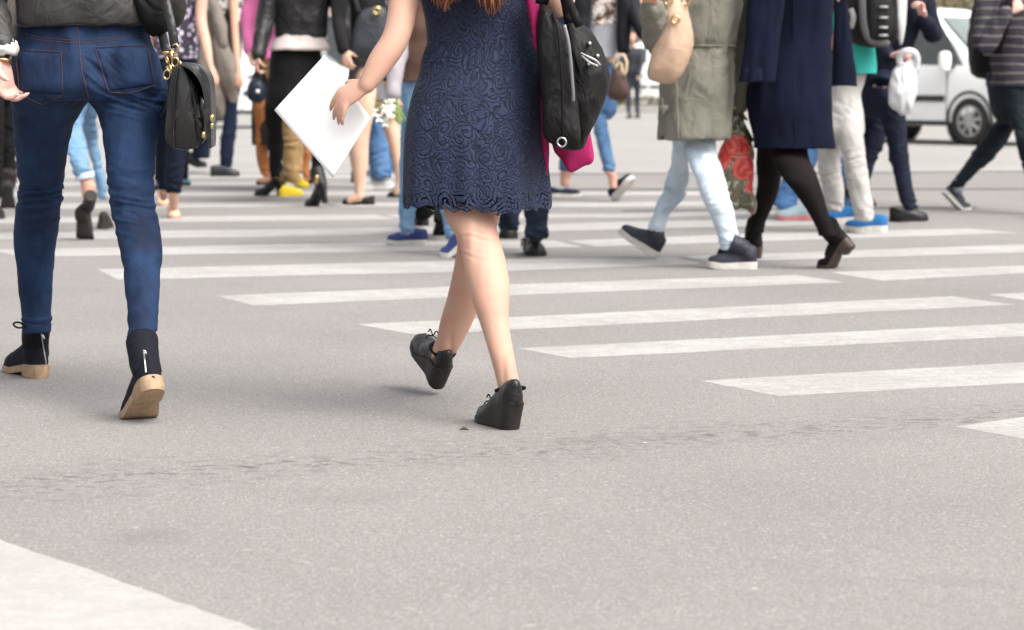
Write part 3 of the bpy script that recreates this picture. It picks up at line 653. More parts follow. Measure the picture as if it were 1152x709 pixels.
# ------------------------------------------------------------------ cars
CARW = plain('white_car_paint', (0.83, 0.83, 0.815), 0.25, 0.5, var=0.04, scale=3, bstr=0); GLASS = plain('car_glass', (0.055, 0.062, 0.06), 0.08, 0.7, var=.3, scale=2, bstr=0)
WSG = plain('windscreen_glass', (0.17, 0.20, 0.19), 0.08, 0.7, var=.3, scale=2, bstr=0); TRIM = plain('black_trim', (0.03, 0.03, 0.03), 0.6, 0.4); TYRE = plain('tyre_rubber', (0.03, 0.029, 0.028), 0.8, 0.3)
RIM = plain('alloy_rim', (0.38, 0.37, 0.36), 0.4, 0.5, 0.3, .15, 20); LAMP = plain('lamp_glass', (0.5, 0.5, 0.5), 0.1, 0.6, bstr=0); LAMPR = plain('tail_lamp', (0.35, 0.03, 0.025), 0.15, 0.6, bstr=0)
def build_car(contact, head_deg, label, cat='car', group=None):
    """contact: ground point of the front wheel on the seen (right-hand) side; head_deg: heading below +X, towards the camera"""
    a = math.radians(head_deg); h = np.array([math.cos(a), -math.sin(a), 0]); lf = np.array([math.sin(a), math.cos(a), 0]); o0 = np.asarray(contact) + lf * .78
    Tn = lambda x, y, z: o0 + h * x + lf * y + UP * z
    e = empty('car', Tn(-1.3, 0, 0), label, cat, group)
    xs = [-3.42, -3.38, -3.25, -3.0, -2.6, -1.9, -1.2, -.95, -.75, -.5, -.2, .05, .2, .45, .65, .78, .84]
    zr = [1.1, 1.45, 1.68, 1.76, 1.79, 1.80, 1.79, 1.76, 1.69, 1.50, 1.28, 1.10, 1.04, .97, .90, .80, .66]
    wd = [.74, .80, .84, .86, .87, .875, .875, .87, .87, .87, .87, .865, .86, .85, .81, .75, .66]; rg = []
    for x, z, w_ in zip(xs, zr, wd):
        bz = min(.98, z - .05); re = max(bz + .02, z - .09); rw = w_ - .03 - max(0, (re - .98)) * .25; zb = .24 if x < .6 else .28
        half = [(0, zb), (w_ * .9, zb), (w_ - .015, zb + .06), (w_, .5), (w_, .72), (w_ - .015, bz), (rw, re), (rw * .86, z - .02), (rw * .5, z), (0, z + .012)]
        pts = half + [(-y, q) for y, q in half[-2:0:-1]]
        rg.append([Tn(x, y, q) for y, q in pts])
    mb = MB(); mb.loft(np.array(rg)); mkobj('body', mb, CARW, e, sharp=35)
    def side(poly, off, s): return [Tn(x, s * ((.845 - (z - .99) * .245 if z > .98 else .87) + off), z) for x, z in poly]
    def panel(name, poly, mat, s, par=e, off=.006, th=.012, rawy=None):
        o = np.array(side(poly, off, s)); i = np.array(side(poly, off - th, s)); m_ = MB(); m_.loft(np.array([i, o])); return mkobj(name, m_, mat, par, smooth=False)
    for s in (-1, 1):
        panel('side_window', [(-.14, 1.03), (-.36, 1.27), (-.66, 1.58), (-1.22, 1.63), (-1.22, 1.01)], GLASS, s); panel('side_window', [(-1.33, 1.01), (-1.33, 1.63), (-2.25, 1.63), (-2.25, 1.01)], GLASS, s)
        panel('rub_strip', [(-.42, .56), (-.42, .64), (-1.25, .64), (-1.25, .56)], TRIM, s, off=.02, th=.03); panel('rub_strip', [(-1.32, .56), (-1.32, .64), (-2.25, .64), (-2.25, .56)], TRIM, s, off=.02, th=.03)
        for x in (-.38, -1.28, -2.3): panel('door_gap', [(x, .32), (x, .97), (x - .012, .97), (x - .012, .32)], TRIM, s, off=.004)
        panel('door_handle', [(-1.02, .87), (-1.02, .9), (-1.18, .9), (-1.18, .87)], TRIM, s, off=.03, th=.04)
        panel('sill_trim', [(-.4, .25), (-.4, .31), (-2.28, .31), (-2.28, .25)], TRIM, s, off=.003)
        m_ = MB(); c = Tn(-.34, s * .97, 1.09); 
        m_.loft(cr([ring(c + UP * q, r_, r_ * .7, -a, 20, 3) for q, r_ in ((-.13, .06), (-.1, .085), (0, .095), (.09, .085), (.12, .05))], 3)); mir = mkobj('mirror', m_, CARW, e)
        m_ = MB(); tube(m_, [Tn(-.3, s * .84, 1.03), Tn(-.32, s * .93, 1.01)], [.035, .03], 2, 8); mkobj('mirror_arm', m_, TRIM, mir)
        for x in (0, -2.7):
            m_ = MB(); pr = [(.0, .0), (.30, .0), (.36, .0)]
            ph = np.linspace(0, 2 * math.pi, 36, endpoint=False)
            m_.loft(np.array([[Tn(x + r_ * math.cos(t), s * y, .32 + r_ * math.sin(t)) for t in ph] for r_, y in ((.02, .82), (.37, .82), (.385, .878), (.35, .884), (.33, .80), (.02, .80))])); mkobj('wheel_arch', m_, TRIM, e, sharp=40)
            m_ = MB(); m_.loft(np.array([[Tn(x + r_ * math.cos(t), s * y, .312 + r_ * math.sin(t)) for t in ph] for r_, y in ((.20, .70), (.29, .70), (.31, .73), (.312, .83), (.30, .872), (.27, .885), (.215, .878), (.20, .86))])); tyv = mkobj('wheel', m_, TYRE, e, sharp=50)
            m_ = MB()
            m_.loft(np.array([[Tn(x + r_ * math.cos(t), s * y, .312 + r_ * math.sin(t)) for t in ph] for r_, y in ((.205, .80), (.205, .872), (.185, .872), (.17, .835), (.02, .83))]))
            for k in range(8):
                t = k * math.pi / 4 + .2; tube(m_, [Tn(x + .03 * math.cos(t), s * .868, .312 + .03 * math.sin(t)), Tn(x + .19 * math.cos(t), s * .86, .312 + .19 * math.sin(t))], [.032, .024], 2, 8, .5)
            mkobj('rim', m_, RIM, tyv, sharp=40)
        m_ = MB(); m_.loft(cr([ring(Tn(.60 + q * .14, s * (.70 - q * .16), .72), .02 + .1 * k_, .07 * k_, -a, 16) + UP * q2 for q, q2, k_ in ((0, -.09, .3), (.3, -.06, .9), (.3, 0, 1), (.2, .08, .8), (0, .12, .3))], 3)); mkobj('headlight', m_, LAMP, e)
        m_ = MB(); box(m_, Tn(-3.36, s * .74, 1.1), (.12, .14, .5), -a); mkobj('tail_light', m_, LAMPR, e, smooth=False)
    def quad(name, ps, mat):
        c = np.array([Tn(*p) for p in ps]); n_ = unit(np.cross(c[1] - c[0], c[2] - c[0])); n_ = n_ if n_[2] > -.2 else -n_
        m_ = MB(); m_.loft(np.array([c - n_ * .01, c + n_ * .016])); mkobj(name, m_, mat, e, smooth=False)
    quad('windscreen', [(.02, -.74, 1.11), (.02, .74, 1.11), (-.71, .60, 1.655), (-.71, -.60, 1.655)], WSG)
    quad('rear_window', [(-3.385, -.62, 1.12), (-3.385, .62, 1.12), (-3.29, .58, 1.56), (-3.29, -.58, 1.56)], GLASS)
    m_ = MB(); box(m_, Tn(.83, 0, .42), (.1, 1.45, .22), -a); mkobj('bumper', m_, TRIM, e, smooth=False)
    m_ = MB(); box(m_, Tn(.80, 0, .70), (.1, .7, .1), -a); mkobj('grille', m_, TRIM, e, smooth=False)
    return e
def copy_tree(o, loc, rz, label):
    def cp(x, par):
        c = x.copy(); sc.collection.objects.link(c)
        if par is not None: c.parent = par
        for ch in x.children: cp(ch, c)
        return c
    r = cp(o, None); r.location = loc; r.rotation_euler = (0, 0, rz); r['label'] = label; return r
car0 = build_car(G(1095, 163.5), 51, 'white compact van with its black tyred front wheel turned to the striped sweater', 'van')
p = P(262, 100, 42); copy_tree(car0, (p[0] + .3, 42.5, 0), math.radians(43), 'blurred white van far behind, seen between the tied jacket and the small navy purse')
p = P(735, 100, 66); copy_tree(car0, (p[0], 66, 0), math.radians(220), 'blurred white van beyond the kerb under the beige shoulder bag')
# ------------------------------------------------------------------ person in dark jeans (near, left)
DEN = denim('dark_blue_denim', (0.0030, 0.0085, 0.028), (0.014, 0.041, 0.108), 0.75)
dA = 6.85
legL = [(11, 104, 108, 6.85, .95), (12, 93, 122, 6.87, .97), (15, 81, 145, 6.92, .98), (18, 75, 175, 6.97, .98), (21, 71, 205, 7.02, .98), (20, 69, 222, 7.05, 1), (17, 67, 245, 7.08, 1.05), (16, 64, 267, 7.12, 1.08), (18, 60, 300, 7.16, 1.08), (22, 58, 332, 7.19, 1.08), (24.5, 57, 358, 7.2, 1.1), (26, 56.5, 371, 7.2, 1.15)]
legR = [(92, 188, 106, 6.85, .95), (106, 185, 122, 6.83, .97), (114, 179, 145, 6.8, .98), (119, 174.5, 175, 6.76, .98), (121.5, 173.5, 205, 6.73, .98), (125, 174, 228, 6.70, 1), (129, 178.5, 252, 6.67, 1.05), (134, 182, 275, 6.63, 1.08), (139, 182, 303, 6.58, 1.08), (142, 179, 340, 6.51, 1.08), (144, 177, 366, 6.46, 1.1), (143, 175.5, 380, 6.42, 1.15), (143, 175, 391, 6.40, 1.15)]
pelA = [(11, 187, 112, dA, .60), (10.5, 188.5, 100, dA, .66), (11, 186, 88, dA, .68), (13, 179, 70, dA, .66), (15.5, 172.5, 53, dA, .62), (19, 168, 36, dA, .6), (21, 166, 20, dA, .58), (23, 163, 0, dA, .58)]
CA = P(97, 72, dA + .02); yA = -6
zr_ = lambda px, py, d: P(px, py, d)
eR = P(186, 6, 6.8); wR = P(160, -2, 7.1) 
eL = P(-15, 0, 6.82); wL = P(1, 60, 6.72)
shA = shoulder(CA, yA, 1), shoulder(CA, yA, -1)
A = person('person in tight dark blue jeans, navy zip boots and a dark leather jacket walking away', CA, yA,
           [legL, legR], [(shA[1], eL, wL), (shA[0], eR, wR)], SKP, 1.7, .0055, .84,
           hands=({'D': np.array([.12, .05, -1]), 'N': np.array([.9, -.35, .1]), 'side': 1, 's': 1.0, 'curl': (.75, .75, .45), 'spread': .25}, None), torg=.74, hair=HAIRB)
# jeans: two legs and seat, remeshed into one cloth, with folds at the knees and under the seat
mb = MB(); rowtube(mb, pelA, .66, 5, 40)
for L_ in (legL, legR): rowtube(mb, L_, 1.0, 5, 36)
for (px, py) in ((52, 84), (146, 82)):                     # the seat
    c = P(px, py, dA - .055); mb.loft(cr([ring(c + UP * t, .088 * k, .075 * k, 0, 30) for t, k in ((-.10, .15), (-.085, .62), (-.045, .95), (0, 1), (.05, .9), (.085, .55), (.1, .1))], 3))
jm = remesh(mb, .005, 9, .5); push(jm, np.full(jm.n, .0002)); folds(jm, .0032, (12, 12, 9), 3)
zz = lambda py, d=6.9: P(90, py, d)[2]
xx = lambda px, d: P(px, 200, d)[0]
jm = kneefolds(jm, [(xx(147, 6.74), zz(226, 6.74), .085, .068, .0085, .031, .22), (xx(45, 7), zz(220, 7.03), .085, .062, .0080, .029, -.12), (xx(150, 6.78), zz(196, 6.75), .08, .03, .004, .036, .1), 
                    (xx(160, 6.5), zz(383, 6.49), .06, .028, .0048, .03, .25), (xx(41, 7.2), zz(362, 7.2), .06, .026, .005, .026, -.15), (xx(152, 6.8), zz(114, 6.8), .10, .04, .0075, .034, .30), (xx(125, 6.8), zz(78, 6.8), .06, .07, .0065, .036, .75), (xx(100, 6.8), zz(150, 6.8), .2, .05, .0018, .05, .2), (xx(60, 6.9), zz(122, 6.9), .09, .02, .002, .05, -.3)])
jeans = mkobj('jeans', jm, DEN, A)
bv = BVHTree.FromPolygons([Vector(v) for v in jm.verts()], jm.f)
def hit(px, py, off=.0018, tree=None, d0=9.0):
    r = unit(ray(px, py)); h_ = (tree or bv).ray_cast(Vector(CAM), Vector(r))
    if h_[0] is None: return P(px, py, d0)
    return np.array(h_[0]) - r * off
def seam(poly, mat, name, par, rad=.0011, off=.0006, step=2.0, tree=None, dash=False):
    pts = []
    for (a, b_), (c, d) in zip(poly[:-1], poly[1:]):
        k = max(2, int(math.hypot(c - a, d - b_) / step)); pts += [hit(a + (c - a) * t / k, b_ + (d - b_) * t / k, off, tree) for t in range(k)]
    pts.append(hit(*poly[-1], off, tree)); m_ = MB()
    ptz = np.array(pts)
    if len(ptz) > 4: ptz[1:-1] = (ptz[:-2] + ptz[1:-1] * 2 + ptz[2:]) / 4
    if dash:
        for i in range(0, len(ptz) - 1): 
            a, b_ = ptz[i], ptz[i + 1]; tube(m_, [a, a + (b_ - a) * .62], rad, 1, 6)
    else: tube(m_, ptz, rad, 2, 6)
    return mkobj(name, m_, mat, par)
def patch(poly, name, mat, par, off=.0035, n=18, tree=None):   # a patch of cloth lying on a garment: quad in pixels with straight sides
    a, b_, c, d = [np.array(q, float) for q in poly]; g = []
    for i in range(n + 1):
        for j in range(n + 1):
            u, v = i / n, j / n; q = (a * (1 - u) + b_ * u) * (1 - v) + (d * (1 - u) + c * u) * v
            ed = min(1, 6 * min(u, 1 - u, v, 1 - v)); g.append(hit(q[0], q[1], -.002 + (off + .002) * min(1, .35 + ed), tree))
    f = [(i * (n + 1) + j, i * (n + 1) + j + 1, (i + 1) * (n + 1) + j + 1, (i + 1) * (n + 1) + j) for i in range(n) for j in range(n)]
    m_ = MB(); m_.add(g, f); o = mkobj(name, m_, mat, par); s = o.modifiers.new('s', 'SOLIDIFY'); s.thickness = .0012; return o
THR = plain('copper_thread', (0.075, 0.036, 0.030), 0.7, 0.3, bstr=0)
for pk, st in ((((18, 56), (69, 58), (71, 107), (24, 104)), [(17, 56), (69, 58), (71, 107), (47, 118), (22, 106), (17, 56)]),
               (((107, 53), (166, 52), (173, 96), (124, 103)), [(107, 53), (166, 50), (174, 96), (147, 105), (122, 104), (107, 53)])):
    po = patch(pk, 'back_pocket', DEN, jeans); seam(st, THR, 'stitching', po, .0009, .0042)
seam([(22, 37), (50, 43), (89, 46), (130, 42), (167, 35)], THR, 'stitching', jeans, .0008); seam([(22, 40), (50, 46), (89, 49), (130, 45), (168, 38)], THR, 'stitching', jeans, .0008)
seam([(87, 26), (89, 47), (92, 80), (100, 112)], THR, 'stitching', jeans, .0013)
# cuffs turned by the hem
for L_, r0 in ((legL[-1], .0), (legR[-1], .0)):
    m_ = MB(); c = P((L_[0] + L_[1]) / 2, L_[2], L_[3]); a_ = (L_[1] - L_[0]) / 2 * K(L_[2], L_[3])
    m_.loft(cr([ring(c + UP * z_, a_ * k_, a_ * k_ * 1.12, 0, 28) for z_, k_ in ((.022, .9), (.019, 1.02), (.01, 1.035), (0, 1.04), (-.006, 1.02), (-.006, .88))], 3)); folds(m_, .002, (25, 25, 25)); mkobj('cuff', m_, DEN, jeans)
# jacket
JR = [(19, 168, 31, dA, .66), (17, 176, 26, dA, .66), (17, 180, 10, dA, .64), (20, 174, -15, dA, .62)]
top(A, 'jacket', DGREY, CA, yA, JR, 1.7, 1.16, arms=[(shA[1], eL, wL + UP * .02), (shA[0], eR, wR)], srad=(.075, .066, .058, .05, .044), amp=.007, scale=(11, 11, 4), seed=4, n=56)
m_ = MB(); pillow(m_, [(150, -8), (176, 8), (196, 14), (196, 22), (190, 36), (178, 41), (168, 38), (160, 24)], 6.78, .05, 2.2); folds(m_, .005, (14, 14, 14)); mkobj('sleeve_cuff', m_, BLKCLOTH, A)
m_ = MB(); CUFFW = cloth('white_ruffle', (0.62, 0.60, 0.57), rough=.9)
m_.loft(cr([ring(wL + UP * z_ + np.array([.0, 0, 0]), a_, a_, 0, 26) for z_, a_ in ((.035, .036), (.02, .044), (.006, .047), (-.004, .04), (.004, .03))], 3)); folds(m_, .005, (70, 70, 40)); mkobj('shirt_cuff', m_, CUFFW, A)
m_ = MB(); torus(m_, wL - UP * .018, (.1, .1, 1), .031, .0042, 26, 8); mkobj('bracelet', m_, GOLD, A)
# boots
BOOT = cloth('navy_suede', (0.0065, 0.007, 0.0135), rough=.8, fold=.25, weave=260)
b1, W1, t1 = shoe(A, G(46.5, 426), -31, BOOT, CREPE, .265, .092, 0, 0, 'heel', .022, .012, 'block', .30, 1.0, shaft=P(41.5, 362, 7.2), shr=(.038, .043), name='ankle_boot')
b2, W2, t2 = shoe(A, G(149, 467.5), -24, BOOT, CREPE, .262, .094, 32, 4, 'toe', .022, .012, 'block', .30, 1.0, shaft=P(159.5, 380, 6.395), shr=(.038, .043), name='ankle_boot', bend=(.62, .84))
def zipper(par, pix, mesh_ob):
    me = mesh_ob.data; b = np.array(mesh_ob['_b']); tr = BVHTree.FromPolygons([v.co + Vector(b) for v in me.vertices], [tuple(p.vertices) for p in me.polygons])
    seam(pix, STEEL, 'zip', par, .0024, .001, 3, tr); m_ = MB(); q = hit(pix[0][0] + 1.5, pix[0][1] + 1, .004, tr); tube(m_, [q, q - UP * .01 + np.array([.004, 0, 0])], [.003, .0025], 2, 8); mkobj('zip_pull', m_, STEEL, par)
    return tr
zipper(b1, [(46.5, 376), (48, 388), (50.5, 400), (52, 411)], b1)
zipper(b2, [(161.5, 394), (163, 406), (164, 419)], b2)
m_ = MB(); c = P(22, 363, 7.16); tube(m_, [c + np.array([.02, 0, -.01]), c + np.array([-.002, -.01, .002]), c + np.array([-.016, -.012, -.003]), c + np.array([-.004, -.01, -.014]), c + np.array([.022, 0, -.014])], .0028, 4, 8); mkobj('lace', m_, BLKCLOTH, b1)
# handbag on the forearm
BAGM, n, l, b = newmat('embossed_black_leather'); pos = geo(n); ck = N(n, 'TexVoronoi'); ck.inputs['Scale'].default_value = 62; ck.inputs['Randomness'].default_value = .25; l.new(pos, ck.inputs['Vector'])
rr = ramp(n, l, ck.outputs['Distance'], [(.18, 1.0), (.3, 0.0), (.42, .5)]).outputs[0]
l.new(mix(n, l, rr, (0.0065, 0.006, 0.0065), (0.019, 0.0165, 0.017)), b.inputs['Base Color']); b.inputs['Roughness'].default_value = .33; bump(n, l, rr, .25, .002, b)
bg = empty('handbag', P(205, 170, 6.72), 'black embossed handbag with gold chain links hanging beside the dark blue jeans', 'handbag')
def prism(mb, px, Y0, Y1, shear=(0, 0), n=60, bev=.006):
    o = outline_pts(px, Y0, n); c = o.mean(0); rg = []
    for t, k in ((0, .93), (.02, .985), (.06, 1), (.5, 1.0), (.94, 1), (.98, .985), (1, .93)):
        q = c + (o - c) * k; q[:, 1] += t * (Y1 - Y0); q[:, 0] += t * shear[0]; q[:, 2] += t * shear[1]; rg.append(q)
    return mb.loft(np.array(rg))
m_ = MB(); prism(m_, [(195, 77), (206, 73), (216, 75), (221, 92), (226, 125), (229, 152), (226, 163), (207, 170), (192, 164), (184, 154), (186, 128), (190, 98)], 6.62, 6.86, (-.02, 0)); folds(m_, .003, (20, 20, 20)); mkobj('bag_body', m_, BAGM, bg, sharp=60)
for pl in ([(200, 76), (196, 104), (195, 150), (196, 168)], [(213, 75), (218, 110), (224, 158)]):
    m_ = MB(); tube(m_, [P(a, b_, 6.613) for a, b_ in pl], .0032, 4, 8); mkobj('seam_piping', m_, BLACK, bg)
m_ = MB(); prism(m_, [(203, 71), (215, 71), (227, 76), (235, 88), (237.5, 110), (238, 163), (234.5, 165), (231, 140), (229.5, 112), (225, 92), (214, 77)], 6.60, 6.87, (-.02, 0)); mkobj('flap', m_, leather('grey_black_leather', (.020, .022, .022), .3), bg, sharp=50)
for (px, py, r_) in ((238.5, 133, .008), (229, 152, .007), (238.5, 142, .006)):
    m_ = MB(); tube(m_, [P(px, py - 2, 6.59), P(px, py + 2, 6.59)], r_ * .8, 2, 10); mkobj('clasp', m_, GOLD, bg)
ch = MB(); link = [(197, 55), (193, 63), (197, 70), (192, 78), (188, 84)]
for i, (px, py) in enumerate(link): torus(ch, P(px, py, 6.66), (1, .25, .2) if i % 2 else (.2, 1, .1), .0125, .0034, 18, 8, .75)
for i, (px, py) in enumerate([(186, 60), (188, 68), (190, 76), (203, 73), (210, 74), (216, 77)]): torus(ch, P(px, py, 6.70), (.9, .4, .3) if i % 2 else (.1, .4, 1), .011, .003, 18, 8, .75)
mkobj('chain', ch, GOLD, bg)
m_ = MB(); strap(m_, [P(197, 54, 6.66), P(193, 30, 6.66), (P(188, 8, 6.68)), P(184, -12, 6.72), P(176, -22, 6.82), P(170, -10, 6.93), P(178, 20, 6.83), P(187, 58, 6.70)], .024, .005); mkobj('strap', m_, leather('strap_leather', (.018, .018, .018), .35), bg)

# ------------------------------------------------------------------ person in the navy lace dress (near, centre)
dB = 6.45
bR = [(497, 556, 225, 6.42, .98), (499, 557, 240, 6.41, .98), (506, 559, 255, 6.39, .98), (516, 562.5, 271, 6.37, 1.0), (520, 567, 285, 6.35, 1.04), (522.5, 571, 303, 6.33, 1.06), (526.5, 573.5, 323, 6.31, 1.08), (532, 573, 342, 6.29, 1.08), (538.5, 572.5, 360, 6.275, 1.06), (545, 575, 380, 6.26, 1.05), (551, 579, 400, 6.245, 1.05), (556.5, 584, 420, 6.24, 1.08), (560, 587, 436, 6.24, 1.1), (562, 587, 446, 6.245, 1.1)]
bL = [(508, 566, 225, 6.5, .98), (509, 564, 240, 6.52, .98), (511, 558, 258, 6.56, .98), (514, 552, 275, 6.6, 1.0), (512, 550, 292, 6.64, 1.05), (507.5, 547, 315, 6.68, 1.08), (502, 541, 338, 6.73, 1.08), (496, 534, 358, 6.77, 1.06), (491, 525, 377, 6.8, 1.04), (486.5, 516.5, 392, 6.82, 1.06), (485, 511, 402, 6.84, 1.08), (486, 508, 409, 6.85, 1.0)]
CB = P(536, 128, dB); yB = -6
shB = shoulder(CB, yB, 1), shoulder(CB, yB, -1)
eBL = P(447, 38, 6.33); wBL = P(412, 97, 6.30); eBR = P(628, 8, 6.36); wBR = P(640, -40, 6.6); sBL = P(470, -78, 6.45); sBR = P(598, -85, 6.45)
def leg_marks(mb):                      # creases behind the knees, hollows beside the tendons, heel cords
    v = mb.verts(); a = np.zeros(len(v))
    for (px, py, d, s_) in ((541, 268, 6.36, 1.0), (533, 280, 6.6, .6)):
        q = P(px, py, d); dx = v[:, 0] - q[0]; dz = v[:, 2] - q[2]; near = np.exp(-(dx / .05) ** 4) * (v[:, 1] < d + .01) * (np.abs(dz) < .12)
        zc = dz + .10 * dx + .004 * np.sin(dx * 60)
        a -= s_ * near * (.0022 * np.exp(-(zc / .0045) ** 2) + .0015 * np.exp(-((zc - .016) / .004) ** 2) - .002 * np.exp(-((zc - .045) / .02) ** 2))
        for t in (-.026, .026): a -= s_ * near * .003 * np.exp(-((dx - t) / .010) ** 2) * np.exp(-(dz / .06) ** 2) * -1
        a -= s_ * near * .003 * np.exp(-(dx / .014) ** 2) * np.exp(-((dz + .005) / .05) ** 2)
    for (px, py, d) in ((575, 424, 6.235), (500, 392, 6.82)):
        q = P(px, py, d); dx = v[:, 0] - q[0]; dz = v[:, 2] - q[2]; near = (v[:, 1] < d + .02) * np.exp(-(dz / .05) ** 2)
        for t in (-.019, .019): a -= near * .0045 * np.exp(-((dx - t) / .009) ** 2)
    return push(mb, a)
B = person('person in a navy lace dress and black wedge shoes holding a white sheet', CB, yB, [bL, bR],
           [(sBL, eBL, wBL), (sBR, eBR, wBR)], SK, 1.66, .0042, 1.0,
           hands=({'D': np.array([-.80, .15, -.38]), 'N': np.array([.30, .86, -.40]), 'side': -1, 's': .80, 'curl': (.38, .30, .2), 'spread': .24, 'thumb': .3, 'fs': (.9, 1, 1.05, .95), 'fan': .62}, None), ratio=1.0, torg=.9, hair=None, smooth=5, hipr=.08, post=leg_marks)
PINK = cloth('magenta_knit', (0.38, 0.018, 0.115), rough=.8, fold=.3)
# lace dress: open sheet, gathered at the waist, wavy hem
LACE, n, l, b = newmat('navy_lace'); uv = N(n, 'UVMap').outputs[0]
def lace_layer(scale, freq, tw):
    wn = noise(n, l, scale * .4, 3, .5, uv); wv = N(n, 'Mix'); wv.data_type = 'VECTOR'; wv.inputs[0].default_value = .075; l.new(uv, wv.inputs[4]); l.new(wn.outputs['Color'], wv.inputs[5])
    v = N(n, 'TexVoronoi'); v.inputs['Scale'].default_value = scale; v.inputs['Randomness'].default_value = .85; l.new(wv.outputs[1], v.inputs['Vector'])
    sb = N(n, 'VectorMath'); sb.operation = 'SUBTRACT'; l.new(wv.outputs[1], sb.inputs[0]); l.new(v.outputs['Position'], sb.inputs[1])
    sx = N(n, 'SeparateXYZ'); l.new(sb.outputs[0], sx.inputs[0]); sc3 = N(n, 'SeparateColor'); l.new(v.outputs['Color'], sc3.inputs[0])
    an = math_(n, l, 'ARCTAN2', sx.outputs[1], sx.outputs[0])
    sg = math_(n, l, 'SUBTRACT', math_(n, l, 'MULTIPLY', math_(n, l, 'GREATER_THAN', sc3.outputs[1], .5), 2.0), 1.0)
    ph = math_(n, l, 'ADD', math_(n, l, 'MULTIPLY', math_(n, l, 'MULTIPLY', an, sg), tw), math_(n, l, 'MULTIPLY', sc3.outputs[0], 6.28))
    return math_(n, l, 'SINE', math_(n, l, 'ADD', math_(n, l, 'MULTIPLY', v.outputs['Distance'], freq), ph)), v
s1, v1 = lace_layer(18, 36, 1.0); s2, v2 = lace_layer(33, 26, 2.0)
edge = N(n, 'TexVoronoi'); edge.feature = 'DISTANCE_TO_EDGE'; edge.inputs['Scale'].default_value = 23; edge.inputs['Randomness'].default_value = .85
wn = noise(n, l, 23 * .4, 3, .5, uv); wv = N(n, 'Mix'); wv.data_type = 'VECTOR'; wv.inputs[0].default_value = .075; l.new(uv, wv.inputs[4]); l.new(wn.outputs['Color'], wv.inputs[5]); l.new(wv.outputs[1], edge.inputs['Vector'])
r1 = ramp(n, l, math_(n, l, 'MULTIPLY', math_(n, l, 'ADD', s1, 1.0), .5), [(.12, 0.0), (.42, 1.0)]).outputs[0]
r2 = ramp(n, l, math_(n, l, 'MULTIPLY', math_(n, l, 'ADD', s2, 1.0), .5), [(.18, 0.0), (.5, 1.0)]).outputs[0]
sel = ramp(n, l, noise(n, l, 9, 2, .5, uv).outputs[0], [(.46, 0.0), (.56, 1.0)]).outputs[0]
hgt = mix(n, l, math_(n, l, 'MULTIPLY', sel, .6), r1, r2)
hgt = mix(n, l, ramp(n, l, edge.outputs['Distance'], [(.015, .6), (.06, 0.0)]).outputs[0], hgt, (0.05, 0.05, 0.05))
net = noise(n, l, 420, 2, .7, uv); cord = noise(n, l, 150, 3, .7, uv)
hh = math_(n, l, 'ADD', math_(n, l, 'MULTIPLY', hgt, 1.0), math_(n, l, 'MULTIPLY', cord.outputs[0], .35))
c = mix(n, l, ramp(n, l, hh, [(.10, 0.0), (1.15, 1.0)]).outputs[0], (0.0040, 0.0052, 0.0140), (0.024, 0.036, 0.090))
c = mix(n, l, math_(n, l, 'MULTIPLY', net.outputs[0], .5), c, (0.010, 0.0115, 0.028))
l.new(c, b.inputs['Base Color']); b.inputs['Roughness'].default_value = .7; b.inputs['Specular IOR Level'].default_value = .3; b.inputs['Sheen Weight'].default_value = .04
bump(n, l, hh, 1.0, .004, b)
sxy = N(n, 'SeparateXYZ'); l.new(uv, sxy.inputs[0])
low = math_(n, l, 'LESS_THAN', sxy.outputs[1], .043); hole = math_(n, l, 'LESS_THAN', math_(n, l, 'ADD', hh, math_(n, l, 'MULTIPLY', net.outputs[0], .4)), .52)
al = math_(n, l, 'SUBTRACT', 1.0, math_(n, l, 'MULTIPLY', low, hole)); l.new(al, b.inputs['Alpha'])
rowsB = [(454, 616.5, 234, dB, .74), (453, 616.5, 226, dB, .75), (453, 616, 211, dB, .76), (454, 613, 169, dB, .78), (456.5, 610.5, 140, dB, .78), (463, 609, 108, dB, .76), (470.5, 608, 85, dB, .72), (476, 607, 65, dB, .68), (480, 605.5, 48, dB, .64), (478, 601, 22, dB, .62), (473, 597, 0, dB, .62), (469, 596, -25, dB, .62)]
keys = [rrow(r[0], r[1], r[2], r[3], r[4], 120, 1.0, 2.2) for r in rowsB]
for rg in torings(CB, yB, 1.66, 1.12, .36, .53, 120): 
    if rg[:, 2].mean() > keys[-1][:, 2].mean() + .04: keys.append(rg)
kk = cr(keys, 10); ph = np.arange(120) * 2 * math.pi / 120; zt = kk[:, :, 2]; zw = P(540, 52, dB)[2]; zh = P(540, 234, dB)[2]
g = np.clip((zw - zt) / (zw - zh), 0, 1)[:, :, None]; cen = kk.mean(1, keepdims=True); rad = kk - cen
wave = .006 * np.sin(ph * 7 + 1.0) + .008 * np.sin(ph * 4 + .3) + .0035 * np.sin(ph * 15 + 2.2) + .004 * np.sin(ph * 5)
gather = .004 * np.sin(ph * 41) * np.exp(-((g - .06) / .08) ** 2)[:, :, 0] * (g[:, :, 0] > 0)
kk = kk + unit(np.array([1, 0, 0])) * 0 + (rad / (np.linalg.norm(rad, axis=2, keepdims=True) + 1e-9)) * (wave[None, :, None] * (g ** 1.6) + gather[:, :, None])
kk[:, :, 2] += (.004 * np.sin(ph * 7) + .004 * np.sin(ph * 23) + .006 * np.sin(ph * 2 + 0.6))[None, :] * (g[:, :, 0] ** 4)
kk = np.concatenate([kk, kk[:, :1]], 1)
m_ = MB(); m_.loft(kk, False, False, uv=True, closed=False); m_.uv[0][:, 0] = np.tile(np.linspace(0, 1.06, kk.shape[1]), kk.shape[0]); dress = mkobj('dress', m_, LACE, B, uv=True); s = dress.modifiers.new('s', 'SOLIDIFY'); s.thickness = .002; s.offset = -1
for p_ in dress.data.polygons: p_.use_smooth = True
